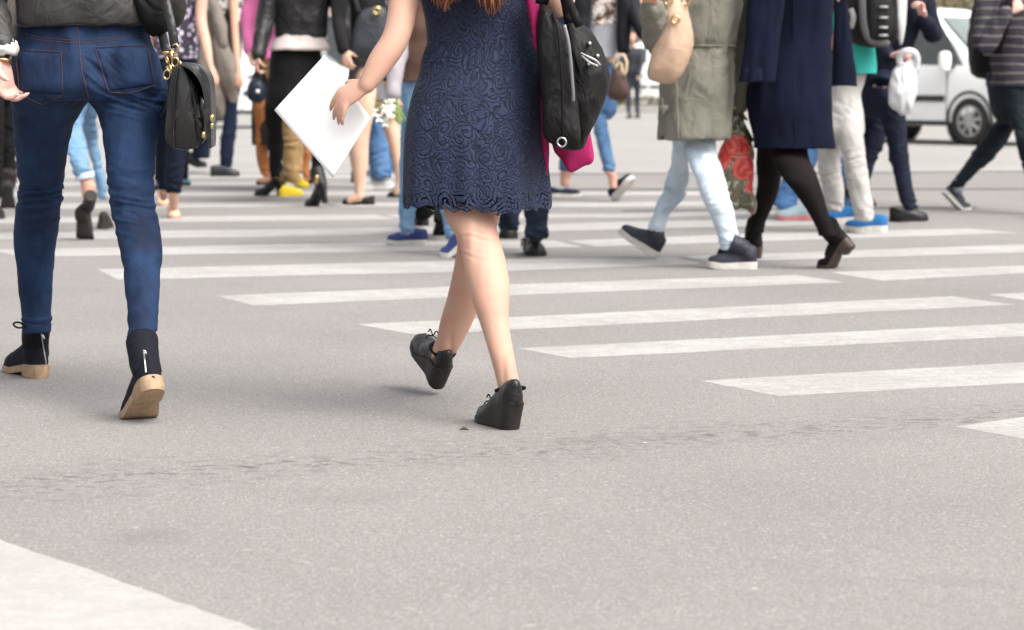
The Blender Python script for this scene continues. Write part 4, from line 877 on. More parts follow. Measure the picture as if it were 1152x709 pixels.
k2 = kk[:, :-1]; k2 = k2[6:]; cc = k2.mean(1, keepdims=True); k2 = cc + (k2 - cc) * .965
LIN = cloth('navy_lining', (0.006, 0.007, 0.017), rough=.7); m_ = MB(); m_.loft(k2, False, False); mkobj('lining', m_, LIN, dress)
# long auburn hair: locks from the head to the waist
HAIRA = plain('auburn_hair', (0.19, 0.058, 0.022), 0.42, 0.6, var=.6, scale=45); m_ = MB(); hc = np.array(CB) + UP * .755 * 1.66 / 1.68 + fwd(yB) * .02
for i in range(420):
    t = R.uniform(-1, 1); px = 536 + 52 * t + R.uniform(-7, 7); clump = math.sin(px * .115 + .6); py = 4 + 11 * clump + R.uniform(-16, 5) - 8 * abs(t) 
    e_ = P(px, py, dB - .155 - .03 * (1 - t * t) + R.uniform(-.015, .015)); s_ = hc + np.array([.062 * t, -.062 * (1 - t * t) ** .5 - .01, .07 - .02 * t * t]); mid1 = hc + np.array([.085 * t, -.10, -.05]); mid2 = mid1 * .5 + e_ * .5 + np.array([R.uniform(-.012, .012), R.uniform(-.02, .005), 0]); e0 = e_ + np.array([R.uniform(-.012, .012), 0, .06])
    tube(m_, [s_, mid1, mid2, e0, e_ + np.array([R.uniform(-.008, .008), 0, 0])], [.006, .008, .0062, .0038, .0008], 4, 6)
cap = []
for t in np.linspace(-.5, 1, 8):
    k_ = math.sqrt(max(0, 1 - t * t)) ** .8 + .02; cap.append(ring(hc + UP * (t * .125 + .012) - fwd(yB) * .025, .088 * k_, .1 * k_, 0, 24))
m_.loft(np.array(cap)); mkobj('hair', m_, HAIRA, B)
# wedge shoes
WL = leather('wedge_leather', (.011, .0102, .0098), .34, .4, .25); WS = plain('wedge_sole', (.019, .0155, .014), .55, .4, var=.3, scale=20)
wt = ([0, .03, .12, .3, .42, .55, .7, .84, .94, 1], [.20, .26, .265, .22, .24, .22, .17, .14, .11, .04])
c1, WA, _ = shoe(B, G(580, 485.5), -21, WL, WS, .238, .080, 0, 2, 'heel', .060, .012, 'wedge', tops=wt, name='wedge_shoe')
c2, WB, _ = shoe(B, P(496, 438, 6.84), -20, WL, WS, .238, .080, -30, 32, 'heel', .060, .012, 'wedge', tops=wt, name='wedge_shoe')
for par, L_ in ((c1, [(559, 590, 441, 6.22), (558, 592.5, 434, 6.225)]), (c2, [(483, 512, 404, 6.845), (482.5, 513, 397, 6.835)])):
    pass
def collar(par, c, rx, ry, yw, hb, hf):      # padded rim of the shoe opening round the ankle
    pts = [np.array(c) + rgt(yw) * rx * math.cos(a) + fwd(yw) * ry * math.sin(a) + UP * (hf if math.sin(a) > 0 else hb) * abs(math.sin(a)) for a in np.linspace(0, 2 * math.pi, 32, endpoint=False)]
    m_ = MB(); torus_path(m_, pts, .0045); return mkobj('collar', m_, BLKCLOTH, par)
def torus_path(mb, pts, r_, k=8):
    pts = np.array(pts); n_ = len(pts); c = pts.mean(0); rg = []
    for i in range(n_):
        T = unit(pts[(i + 1) % n_] - pts[i - 1]); A_ = unit(pts[i] - c - T * np.dot(pts[i] - c, T)); B_ = np.cross(T, A_)
        rg.append([pts[i] + r_ * (A_ * math.cos(s) + B_ * math.sin(s)) for s in np.arange(k) * 2 * math.pi / k])
    v = np.array(rg).reshape(-1, 3); mb.add(v, [(i * k + j, ((i + 1) % n_) * k + j, ((i + 1) % n_) * k + (j + 1) % k, i * k + (j + 1) % k) for i in range(n_) for j in range(k)])
collar(c1, P(574, 438, 6.232), .036, .042, -21, .010, -.012); collar(c2, P(498, 393, 6.835), .034, .041, -20, -.020, .016)
for par, q in ((c1, P(553, 452, 6.30)), (c2, P(487, 378, 6.93))):
    m_ = MB()
    for dx, dz in ((-.02, -.006), (.016, .006), (-.012, .012), (.012, -.012)): tube(m_, [q, q + np.array([dx * .6, -.004, dz + .008]), q + np.array([dx, -.004, dz])], .0018, 4, 6)
    mkobj('lace', m_, BLKCLOTH, par)
# the sheet of paper
PAPER = plain('white_paper', (0.80, 0.80, 0.80), 0.6, 0.3, var=.02, scale=6, bstr=0); q = [P(365, 62, 6.41), P(417, 133, 6.365), P(374, 200, 6.38), P(308.5, 124, 6.42)]
g = []; n_ = 14
for i in range(n_ + 1):
    for j in range(n_ + 1):
        u, v = i / n_, j / n_; g.append((q[0] * (1 - u) + q[1] * u) * (1 - v) + (q[3] * (1 - u) + q[2] * u) * v + np.array([0, .012 * math.sin(u * 3.1) * math.sin(v * 3.1), 0]))
m_ = MB(); m_.add(g, [(i * (n_ + 1) + j, i * (n_ + 1) + j + 1, (i + 1) * (n_ + 1) + j + 1, (i + 1) * (n_ + 1) + j) for i in range(n_) for j in range(n_)])
o = mkobj('paper_sheet', m_, PAPER, None, P(365, 130, 6.37)); s = o.modifiers.new('s', 'SOLIDIFY'); s.thickness = .0025
tag(o, 'blank white sheet of paper held by its corner in front of black leggings', 'paper')
# black bag hanging from the elbow
NYL = cloth('black_nylon', (0.0065, 0.006, 0.006), rough=.6, fold=.7, fscale=16, weave=700, spec=.25)
ZIP = plain('grey_zip', (0.16, 0.16, 0.16), .4, .5)
bb = empty('shoulder_bag', P(640, 170, 6.3), 'bulging black nylon shoulder bag with grey zip hanging beside the navy lace dress', 'bag')
m_ = MB(); pillow(m_, [(612, 2), (622, 14), (634, 27), (641, 45), (646, 75), (650, 110), (652, 140), (654, 160), (652, 170), (640, 169), (622, 163), (612, 153), (609, 120), (605, 70), (602, 35), (605, 10)], 6.30, .055, 3.2); folds(m_, .004, (16, 10, 7), 5); mkobj('bag_body', m_, NYL, bb)
m_ = MB(); pillow(m_, [(636, 24), (655, 28), (668, 40), (677, 56), (685, 82), (684, 100), (676, 122), (667, 143), (657, 166), (645, 168), (638, 140), (634, 80)], 6.38, .085, 2.4); folds(m_, .006, (13, 10, 8), 8); pk = mkobj('front_pocket', m_, NYL, bb)
m_ = MB(); strap(m_, [P(635, 28, 6.246), P(640, 50, 6.238), P(643, 80, 6.236), (P(645, 105, 6.24)), P(645, 114, 6.243)], .008, .004); mkobj('zip', m_, ZIP, bb)
m_ = MB(); tube(m_, [P(622, 16, 6.262), P(628, 40, 6.236), P(632, 90, 6.228), P(633, 140, 6.238), P(633, 163, 6.262)], .0035, 5, 8); mkobj('piping', m_, BLKCLOTH, bb)
m_ = MB(); tube(m_, [P(654, 60, 6.27), P(662, 64, 6.26), P(670, 68, 6.262), P(675, 73, 6.275)], [.0022, .003, .003, .0022], 4, 8); tube(m_, [P(655, 63, 6.27), P(663, 70, 6.26), P(672, 74, 6.27)], [.003, .003, .003], 4, 8); mkobj('zip_pull', m_, plain('dull_pull', (.42, .42, .42), .4), pk)
m_ = MB(); torus(m_, P(632, 160, 6.232), (.3, 1, .1), .0115, .0025, 20, 8); mkobj('d_ring', m_, STEEL, bb)
for a in ([(607, 4), (609, -18), (618, -26), (626, -20), (634, -4), (640, 26)], [(611, 4), (622, -14), (634, -10), (652, 30)]):
    m_ = MB(); strap(m_, [P(x_, y_, 6.3 - .04 * math.sin(i * .7)) for i, (x_, y_) in enumerate(a)], .022, .004); mkobj('handle', m_, NYL, bb)
for (px, py) in ((663, 49), (662, 72), (672, 63)):
    m_ = MB(); q = P(px, py, 6.30); tube(m_, [q + np.array([0, -.01, 0]), q + np.array([0, .015, 0])], .0055, 2, 10); mkobj('stud', m_, STEEL, pk)
# magenta cardigan hanging between the bag and the dress
cg = MB(); pillow(cg, [(592, -12), (604, -6), (606, 10), (607, 40), (606, 58), (601, 52), (597, 30)], 6.33, .03, 2.2)
pillow(cg, [(604, 40), (645, 60), (662, 140), (668, 180), (655, 188), (640, 196), (630, 180), (620, 160), (609, 110)], 6.47, .03, 2.6); pillow(cg, [(604, 100), (612, 120), (617, 160), (618, 190), (615, 208), (611, 180), (607, 150)], 6.44, .02, 2.2)
folds(cg, .005, (16, 16, 6), 2); cg = remesh(cg, .005, 2); tag(mkobj('cardigan', cg, PINK, None, P(635, 150, 6.4)), 'magenta cardigan draped under the black shoulder bag', 'cardigan')
# ------------------------------------------------------------------ the rest of the crowd
def D(y): return float(G(576, y)[1])
def hipc(px, z, d): p = P(px, 85, d); return np.array([p[0], d, z])
LTD = denim('light_denim', (0.38, 0.48, 0.58), (0.62, 0.68, 0.73), .9); MID = denim('mid_denim', (0.035, 0.085, 0.18), (0.11, 0.20, 0.32), .8); SKY = denim('sky_denim', (0.10, 0.20, 0.33), (0.22, 0.34, 0.46), .8)
NVD = denim('navy_denim', (0.0035, 0.006, 0.016), (0.008, 0.013, 0.032), .6, 300)
GREYT = cloth('light_grey_cotton', (0.46, 0.44, 0.42), rough=.9, fold=.6, fscale=11, var=.12)
def T3(px, py, d): return P(px, py, d)
GR = {}
def yr(yaw, a=.165, b=.112):
    c_, s_ = math.cos(math.radians(yaw)), math.sin(math.radians(yaw)); return math.hypot(a * s_, b * c_) / math.hypot(a * c_, b * s_)
def std(label, px, z, d, yaw, legs, pmat, h=1.68, arms=None, tmat=None, tname='jacket', tg=1.18, skin=None, shrink=.66, hands=(None, None), hair=HAIRB, voxel=.011, trows=None, pel=None, pname='jeans', plegs=None, tz0=.02, fat=1.1, srad=(.066, .058, .05, .048, .042), lean=0.0, sleeves=True, kf=None, amp=.004, tamp=.006, group=None, pvox=.009, feet=None, armr=1.0):
    q_ = yr(yaw); trows = [(r[0], r[1], r[2], r[3], q_) for r in trows] if trows else trows; pel = [(r[0], r[1], r[2], r[3], q_ * .98) for r in pel] if pel else pel
    C = hipc(px, z, d); a = arms or [None, None]
    A_ = [a[i] if a[i] is not None else defarm(C, yaw, -1 if i == 0 else 1, h, (.12, -.08)[i], lean) for i in (0, 1)]
    for i in (0, 1):
        if len(A_[i]) == 2: A_[i] = [shoulder(C, yaw, -1 if i == 0 else 1, h, lean)] + list(A_[i])
    o = person(label, C, yaw, legs, A_, skin or SK, h, voxel, shrink, hands, lean, hair=hair, group=group, feet=feet, armr=armr, cover=[None if plegs is None or x is None else len(x) for x in (plegs or legs)])
    if pmat is not None: pants(o, pmat, plegs or legs, pel, C, yaw, h, pvox, 1.0, pname, kf, amp, 4, px * .1, fat=fat)
    if tmat is not None: top(o, tname, tmat, C, yaw, trows, h, tg, tz0, .56, arms=[x for x in A_ if x] if sleeves is True else [A_[i] for i in sleeves] if sleeves else (), srad=srad, lean=lean, amp=tamp, seed=px * .13)
    return o, C, A_
def legz(d, *r): return [(a, b, y, d + (k[0] if k else 0)) for a, b, y, *k in r]

# --- olive parka, light jeans, floral bag
fL = legz(12.0, (752, 802, 140, -.3), (756, 792, 155, -.27), (755, 774, 178, -.2), (750, 777, 198, -.1), (742.5, 769, 221, 0), (734, 755, 241, .03), (729, 750, 254, .03), (731, 744.5, 264, .03), (732, 743, 269, .03))
fR = legz(11.4, (764, 812, 140, .25), (766, 806, 154, .2), (773, 808.5, 178, .1), (780, 814.5, 198, .03), (790, 820, 221, 0), (798, 826, 242, 0), (806, 830, 262, 0), (811, 831.5, 276, 0), (811, 831, 280, 0))
CF = hipc(785, .93, 11.6); yF = -72
aF = [[shoulder(CF, yF, -1, 1.66), P(742, 40, 11.3), P(734, 8, 11.1)], [shoulder(CF, yF, 1, 1.66), P(838, 70, 11.75), P(829, 122, 11.72)]]
aF[0][0] = P(762, -95, 11.45); aF[1][0] = P(822, -90, 11.75)
o, C, _ = std('person in an olive green parka, pale blue jeans and navy high top shoes', 785, .93, 11.6, yF, [fL, fR], LTD, 1.66, arms=aF, hands=(None, {'D': P(829, 138, 11.72) - P(829, 122, 11.72), 'N': np.array([0, 1, 0]), 'side': 1, 'curl': (1.1, 1.3, .9), 's': .85}), voxel=.008, fat=.9, amp=.006)
OLIVE = cloth('olive_cotton', (0.195, 0.190, 0.155), rough=.85, fold=.9, fscale=13, var=.2)
dF = 11.55
pr = [(740, 820, 157, dF, 1.05), (740, 822, 150, dF, 1.05), (742, 825, 120, dF, 1.0), (744, 827, 90, dF, 1.0), (748, 827, 64, dF, .95), (749, 826, 52, dF, .9), (744, 829, 35, dF, .9), (740, 834, 5, dF, .9), (742, 834, -30, dF, .9), (750, 828, -75, dF, .85), (765, 812, -105, dF, .8)]
co = top(o, 'parka', OLIVE, C, yF, pr, 1.66, 1.15, .545, .56, arms=[[aF[0][0], aF[0][1], aF[0][2]], [aF[1][0], P(837, 20, 11.75), P(834, 70, 11.75), P(832, 100, 11.73), P(830, 119, 11.72)]], srad=(.082, .075, .068, .062, .05), amp=.013, seed=2, scale=(13, 13, 3.2))
def refold(o, amp, scale, seed):
    v = np.array([x.co for x in o.data.vertices]); nn = np.array([x.normal for x in o.data.vertices]); b_ = np.array(o.matrix_world.translation) * 0 + 50
    v2 = v + nn * (amp * (np.abs(fbm((v + 50) * np.array(scale) + seed, 3)) * -2 + .5))[:, None]; o.data.vertices.foreach_set('co', v2.ravel()); o.data.update()
refold(co, .007, (30, 30, 11), 3)
m_ = MB(); cw = rrow(748.5, 827, 52, dF, .91, 40); torus_path(m_, cw, .0055); mkobj('waist_cord', m_, OLIVE, co)
m_ = MB(); tube(m_, [P(763, 156, dF - .172), P(762, 120, dF - .172), P(760, 75, dF - .168)], .004, 5, 8); mkobj('side_seam', m_, OLIVE, co)
m_ = MB(); box(m_, P(748, 122, dF - .13), (.05, .012, .03), .5); tube(m_, [P(744, 110, dF - .19), P(747, 124, dF - .19), P(745, 128, dF - .19)], .004, 3, 6); mkobj('tab', m_, OLIVE, co)
SNK = leather('navy_sneaker', (.018, .018, .028), .5, .5, .3)
st_ = ([0, .04, .15, .35, .5, .65, .8, .92, .98, 1], [.28, .36, .38, .36, .30, .24, .19, .15, .11, .05])
shoe(o, G(812, 302.5), -80, SNK, RUBW, .235, .09, 0, 6, 'ball', .006, .022, shaft=P(822, 273, 11.37), shr=(.036, .046), name='high_top_shoe', voxel=.006, tops=st_)
shoe(o, P(737, 290, 12.02), -68, SNK, RUBW, .235, .09, -32, 34, 'heel', .006, .022, shaft=P(737, 263, 12.03), shr=(.036, .046), name='high_top_shoe', voxel=.006, tops=st_)
BEIGE = leather('beige_leather', (0.40, 0.275, 0.195), .45, .12, .35, 9)
hb = empty('handbag', P(755, 95, 11.2), 'slouchy beige leather shoulder bag with gold eyelet on the olive parka', 'handbag')
m_ = MB(); pillow(m_, [(753, -2), (769, -2), (774, 13), (780, 40), (778, 59), (768, 83), (755, 95), (735, 91), (728, 86), (730, 72), (741, 25)], 11.22, .085, 2.3); folds(m_, .0045, (12, 12, 6), 4); bbod = mkobj('bag_body', m_, BEIGE, hb)
m_ = MB(); torus(m_, P(760, 22, 11.125), (.1, 1, .1), .017, .006, 22, 8); mkobj('eyelet', m_, GOLD, hb)
m_ = MB(); torus(m_, P(752, 1, 11.17), (.5, .6, .2), .022, .005, 20, 8); torus(m_, P(772, 1, 11.17), (.5, .6, .2), .022, .005, 20, 8); mkobj('ring', m_, GOLD, hb)
m_ = MB(); strap(m_, [P(752, -4, 11.2), P(753, -50, 11.22), P(762, -92, 11.3), P(768, -60, 11.3), P(772, -4, 11.2)], .03, .006); mkobj('strap', m_, BEIGE, hb)
# floral carrier bag
FLO, n, l, b = newmat('floral_print'); pos = geo(n)
wn = noise(n, l, 24, 2, .5, pos); ad = N(n, 'Mix'); ad.data_type = 'VECTOR'; ad.inputs[0].default_value = .05; l.new(pos, ad.inputs[4]); l.new(wn.outputs['Color'], ad.inputs[5])
v = N(n, 'TexVoronoi'); v.inputs['Scale'].default_value = 9.5; v.inputs['Randomness'].default_value = .8; l.new(ad.outputs[1], v.inputs['Vector']); sc3 = N(n, 'SeparateColor'); l.new(v.outputs['Color'], sc3.inputs[0])
pet = math_(n, l, 'SINE', math_(n, l, 'MULTIPLY', v.outputs['Distance'], 30.0)); leaf = noise(n, l, 26, 3, .6, pos, 1.0)
bgc = ramp(n, l, leaf.outputs[0], [(.36, (0.05, 0.055, 0.03)), (.47, (0.16, 0.12, 0.07)), (.54, (0.07, 0.10, 0.04)), (.62, (0.48, 0.45, 0.38))]).outputs[0]
red = mix(n, l, ramp(n, l, pet, [(.2, 0.0), (.9, 1.0)]).outputs[0], (0.52, 0.035, 0.03), (0.66, 0.13, 0.095))
msk = math_(n, l, 'MULTIPLY', ramp(n, l, v.outputs['Distance'], [(.50, 1.0), (.56, 0.0)]).outputs[0], math_(n, l, 'GREATER_THAN', sc3.outputs[0], .12))
l.new(mix(n, l, msk, bgc, red), b.inputs['Base Color']); b.inputs['Roughness'].default_value = .3; bump(n, l, noise(n, l, 30, 3, .6, pos, 1).outputs[0], .5, .01, b)
fb = empty('carrier_bag', P(828, 237, 11.68), 'glossy carrier bag printed with red roses held beside the olive parka', 'carrier bag')
m_ = MB(); pillow(m_, [(824, 140), (834, 140), (846, 158), (850, 178), (850, 215), (849, 239), (838, 237), (822, 235), (808, 234), (805, 205), (808, 178), (814, 158)], 11.70, .055, 2.6); folds(m_, .012, (13, 13, 5), 7); mkobj('bag_body', m_, FLO, fb)
m_ = MB(); strap(m_, [P(818, 156, 11.68), P(825, 140, 11.66), P(830, 128, 11.70), P(836, 142, 11.70), P(846, 160, 11.7)], .028, .004); mkobj('handle', m_, FLO, fb)
YEL = plain('yellow_plastic', (.62, .60, .03), .5); m_ = MB(); torus(m_, P(829.5, 123, 11.72), (.1, .2, 1), .036, .008, 22, 8); wb = mkobj('wristband', m_, YEL, o)

# --- navy wool coat, black tights
gL = legz(11.95, (852, 890, 140, -.2), (852, 882, 158, -.18), (851, 876, 172, -.14), (850.5, 879.5, 188, -.08), (852, 878, 206, -.03), (849.5, 874, 222, 0), (848, 869.5, 232, .02), (844.5, 864, 244, .03), (843, 860, 254, .03), (841, 860, 262, .03))
gR = legz(11.4, (862, 912, 140, .25), (864, 908, 160, .2), (869, 911, 180, .1), (876, 918, 194, .05), (883, 921.5, 204, 0), (896, 926.5, 220, -.03), (907, 931, 236, -.05), (914, 935, 248, -.06), (919, 940, 258, -.06), (921, 943, 266, -.06))
TIGHT, n, l, b = newmat('black_tights'); lw = N(n, 'LayerWeight'); lw.inputs[0].default_value = .45
tn = noise(n, l, 5, 3, .5, geo(n)); l.new(mix(n, l, ramp(n, l, tn.outputs[0], [(.4, 0.0), (.65, .5)]).outputs[0], (0.0055, 0.0038, 0.004), (0.019, 0.0105, 0.0095)), b.inputs['Base Color']); b.inputs['Roughness'].default_value = .8; b.inputs['Specular IOR Level'].default_value = .12
CG = hipc(890, .92, 11.6); yG = -68
aG = [[P(862, -85, 11.42), P(860, -20, 11.39), P(855, 38, 11.37)], [P(930, -80, 11.9), P(942, -20, 11.9), P(948, 38, 11.9)]]
o, C, _ = std('person in a dark navy wool coat, black tights and black heeled ankle boots', 890, .92, 11.6, yG, [gL, gR], TIGHT, 1.68, arms=aG, shrink=.86, pname='tights', voxel=.009, amp=0, kf=[], pvox=.007, fat=.9, armr=.6, hands=({'s': .55, 'curl': (.9, 1.2, .8)}, {'s': .55, 'curl': (.9, 1.2, .8)}))
dG = 11.6
gr = [(849, 940.5, 166, dG, .95), (849, 940.5, 158, dG, .95), (845, 939.5, 140, dG, .92), (841, 938.5, 118, dG, .9), (842, 936.5, 95, dG, .85), (846, 936, 70, dG, .8), (851, 935, 45, dG, .76), (852, 936, 20, dG, .76), (849, 938, -15, dG, .76), (850, 936, -60, dG, .7), (868, 918, -108, dG, .6)]
co = top(o, 'coat', NAVYCLOTH, C, yG, gr, 1.68, 1.15, .545, .56, arms=(), amp=.011, seed=6, scale=(10, 10, 1.6), n=56)
refold(co, .003, (26, 26, 8), 9)
for i, (rw) in enumerate(([(829, 871, 92.5, 11.36, .6), (831, 872, 86, 11.36, .6), (836, 877, 50, 11.37, .6), (841, 882, 5, 11.38, .6), (844, 884, -40, 11.36, .5), (850, 880, -85, 11.4, .5), (858, 876, -104, 11.42, .5)],
                          [(934, 965, 96.5, 11.9, .8), (935, 964, 90, 11.9, .8), (937, 958, 50, 11.9, .8), (938, 953, 5, 11.9, .8), (932, 950, -40, 11.9, .8), (922, 944, -85, 11.9, .8), (918, 934, -104, 11.9, .8)])):
    m_ = MB(); kk_ = cr([rrow(r[0], r[1], r[2], r[3], r[4], 40, 1, 2.4) for r in rw], 6); c_ = kk_[0].mean(0); i2 = c_ + (kk_[0] - c_) * .74; i3 = i2 + UP * .06; m_.loft(np.concatenate([[i3], [i2], kk_])); folds(m_, .008, (14, 14, 3), i); mkobj('sleeve', m_, NAVYCLOTH, co)
m_ = MB(); tube(m_, [P(893, -20, 11.455), P(892, 50, 11.467), P(893, 110, 11.421), P(895, 164, 11.416)], .0028, 5, 8); mkobj('back_seam', m_, NAVYCLOTH, co)
BBT = cloth('black_suede', (0.0065, 0.0052, 0.0052), rough=.8, fold=.3); BHEEL = plain('brown_heel', (.045, .027, .022), .5, .4, var=.3)
shoe(o, G(856, 291), -62, BBT, BHEEL, .24, .088, 0, 2, 'heel', .040, .010, 'block', .27, shaft=P(851, 250, 11.98), shr=(.040, .047), name='ankle_boot', voxel=.006)
shoe(o, G(921, 301.5), -58, BBT, BHEEL, .24, .088, 44, 2, 'toe', .040, .010, 'block', .27, shaft=P(931, 253, 11.345), shr=(.042, .051), name='ankle_boot', voxel=.006)

# --- light grey trousers, teal shirt, backpack
hL = legz(14.2, (926, 952, 104), (921, 949, 125), (920, 948, 140), (920, 945, 168), (921, 947, 193), (926, 950, 216), (928, 948.5, 232), (929, 949, 238))
hR = legz(13.95, (936, 968, 104, .15), (937, 969, 125, .08), (938, 970, 140, .03), (943, 971.5, 155), (948, 973.5, 181), (953, 978.5, 206), (958, 982.5, 231), (961, 984, 243), (961, 984, 248))
o, C, aH = std('person in light grey trousers, turquoise shirt and bright blue trainers', 956, .93, 14.1, -60, [hL, hR], GREYT, 1.74, tmat=cloth('turquoise_jersey', (0.045, 0.42, 0.36), rough=.85), tname='shirt', tz0=-.02, pname='trousers', hair=HAIRD, arms=[[P(950, -40, 14.2), P(948, 0, 14.3), P(944, 36, 14.3)], [P(968, -40, 14.0), P(954, 0, 14.1), P(942, 30, 14.2)]], pel=[(921, 972, 150, 14.08, .7), (924, 971, 130, 14.08, .7), (932, 968, 108, 14.08, .7), (934, 970, 95, 14.08, .7), (936, 974, 82, 14.08, .7)],
   trows=[(944, 985.5, 83, 14.05, .62), (945, 985.5, 76, 14.05, .62), (948, 984, 50, 14.05, .62), (948, 988, 10, 14.05, .62)])
BLU = cloth('bright_blue_mesh', (0.02, 0.13, 0.33), rough=.6, fold=.3)
shoe(o, G(964, 261), -74, BLU, RUBW, .25, .095, 0, 8, 'ball', .012, .022, name='trainer', voxel=.006); shoe(o, G(940, 250.5), -70, BLU, RUBW, .25, .095, 0, 8, 'ball', .012, .022, name='trainer', voxel=.006)
bp = empty('backpack', P(980, 52, 13.9), 'black and grey padded backpack worn over a turquoise shirt', 'backpack')
m_ = MB(); pillow(m_, [(956, -40), (975, -50), (1000, -40), (1007, -5), (1009, 25), (1008, 44), (1000, 52), (978, 53), (963, 50), (955, 42), (952, 10)], 13.86, .11, 3); folds(m_, .01, (10, 10, 8)); mkobj('pack_body', m_, cloth('pack_black', (.009, .0085, .009), rough=.6, fold=.6), bp)
m_ = MB(); pillow(m_, [(978, -10), (1000, -8), (1004, 20), (1002, 40), (990, 45), (976, 42), (974, 15)], 13.77, .06, 3); mkobj('front_pocket', m_, cloth('pack_charcoal', (.013, .0125, .013), rough=.6, fold=.6), bp)
m_ = MB(); tube(m_, [P(968, -45, 13.72), P(970, 0, 13.70), P(972, 30, 13.72), P(980, 46, 13.75), P(998, 49, 13.76)], .02, 5, 10, .4); mkobj('piping', m_, plain('grey_piping', (.07, .07, .07), .6), bp)
for py in (8, 20, 31, 40):
    m_ = MB(); box(m_, P(994, py, 13.705), (.05, .012, .014), .2); mkobj('buckle', m_, plain('light_buckle', (.27, .26, .25), .4), bp)
m_ = MB(); strap(m_, [P(957, 32, 13.74), P(960, 20, 13.73), P(957, 10, 13.75)], .03, .01); mkobj('side_strap', m_, plain('side_strap_grey', (.22, .21, .2), .6), bp)

# --- blue jeans and pale grey trainers half hidden behind the tights
iL = legz(15.3, (900, 925, 145), (895, 922, 170), (885, 915, 192), (876, 902, 212), (871, 897, 228), (874, 896, 236))
iR = legz(15.6, (910, 940, 145), (918, 946, 170), (930, 952, 195), (939, 957, 216), (942, 956, 228), (943, 955, 236))
o, C, _ = std('person in blue jeans and pale trainers with pink soles, mostly behind the black tights', 915, .93, 15.4, -70, [iL, iR], denim('bright_denim', (.05, .13, .29), (.11, .22, .4), .7), 1.66, tmat=cloth('grey_blue_knit', (.12, .14, .18)), tname='sweater')
shoe(o, G(884, 248), -75, cloth('pale_grey_mesh', (.30, .40, .44), rough=.7), plain('pink_sole', (.45, .16, .17), .6), .24, .09, 0, 8, 'ball', .01, .02, name='trainer', voxel=.006)
shoe(o, G(945, 243), -75, cloth('brown_black_suede', (.03, .02, .018)), RUBK, .27, .095, 25, 0, 'ball', .01, .02, name='trainer', voxel=.006)

# --- dark navy jacket, white plastic bag
jR = legz(15.0, (974, 1008, 98), (982, 1018, 115), (991, 1019, 135), (996, 1021, 155), (1000.5, 1021.6, 176), (1005, 1024.5, 195), (1009, 1028, 212), (1013, 1031, 226), (1016, 1033, 236))
jL = legz(15.5, (968, 1002, 115), (972, 998, 138), (969, 995, 160), (966, 986, 180), (962, 980, 198), (960, 977, 212))
CI = hipc(987, .90, 15.2); aI = [[P(985, -52, 15.35), P(978, 30, 15.25), P(1000, 66, 14.95)], [P(1028, -50, 15.0), P(1049, 36, 14.95), P(1040, 24, 14.8)]]
aI = [[P(1030, -50, 15.2), P(1050, 38, 15.1), P(1039, 22, 14.9)], [P(992, -50, 15.0), P(984, 45, 14.9), P(1001, 64, 14.75)]]
o, C, _ = std('person in a dark navy jacket, white top and navy jeans walking past the white van', 987, .92, 15.15, 68, [jL, jR], NVD, 1.68, arms=aI, tmat=cloth('navy_cotton', (.006, .008, .021), rough=.8, fold=.5), skin=SKP, voxel=.008, hair=HAIRB,
    hands=({'D': UP + np.array([-.3, -.2, 0]), 'N': np.array([-.8, -.5, 0]), 'side': 1, 'curl': (1.0, 1.2, .8), 's': 1.0}, {'D': np.array([.6, -.5, .25]), 'N': np.array([.2, -.1, -1]), 'side': 1, 'curl': (1.2, 1.4, .9), 's': 1.1}),
    pel=[(965, 1016, 122, 15.15, .7), (967, 1008, 108, 15.15, .7), (968, 1002, 97, 15.15, .7), (972, 1004, 80, 15.15, .7)], trows=[(970, 1012, 92, 15.15, .68), (972, 1016, 75, 15.15, .68), (976, 1030, 45, 15.15, .66), (978, 1040, 10, 15.15, .66), (982, 1042, -20, 15.15, .62)])
m_ = MB(); pillow(m_, [(1008, -30), (1019, -20), (1020, 10), (1018, 35), (1013, 52), (1008, 30), (1006, 0)], 14.90, .04, 2.4); mkobj('white_top', m_, cloth('white_cotton', (.62, .62, .62)), o)
BSH = leather('black_shoe', (.008, .0075, .0075), .35, .4, .2)
shoe(o, G(1031, 249), 76, BSH, RUBK, .255, .088, 0, 4, 'ball', .012, .012, name='shoe', voxel=.006); shoe(o, P(984, 232, 15.4), 72, leather('brown_shoe', (.12, .07, .045), .5), RUBK, .255, .09, 30, 4, 'toe', .012, .014, name='shoe', voxel=.006)
PLW, n, l, b = newmat('white_plastic_film'); b.inputs['Base Color'].default_value = (.62, .62, .64, 1); b.inputs['Roughness'].default_value = .3; b.inputs['Transmission Weight'].default_value = .12
bump(n, l, noise(n, l, 15, 3, .5, geo(n), .6).outputs[0], .45, .02, b)
pb = empty('carrier_bag', P(1012, 129, 14.65), 'crumpled white plastic carrier bag held in a fist in front of navy jeans', 'carrier bag')
m_ = MB(); pillow(m_, [(1012, 72), (1022, 70), (1030, 80), (1031, 100), (1028, 122), (1022, 129.5), (1009, 127.5), (1000, 118), (999, 103), (1004, 82)], 14.68, .07, 2.4); folds(m_, .010, (14, 14, 7), 3); mkobj('bag_body', m_, PLW, pb)
m_ = MB(); strap(m_, [P(1014, 76, 14.66), P(1012, 64, 14.64), P(1018, 58, 14.62), P(1028, 59, 14.62), P(1032, 68, 14.64), P(1029, 82, 14.66)], .04, .006); mkobj('handle', m_, PLW, pb)

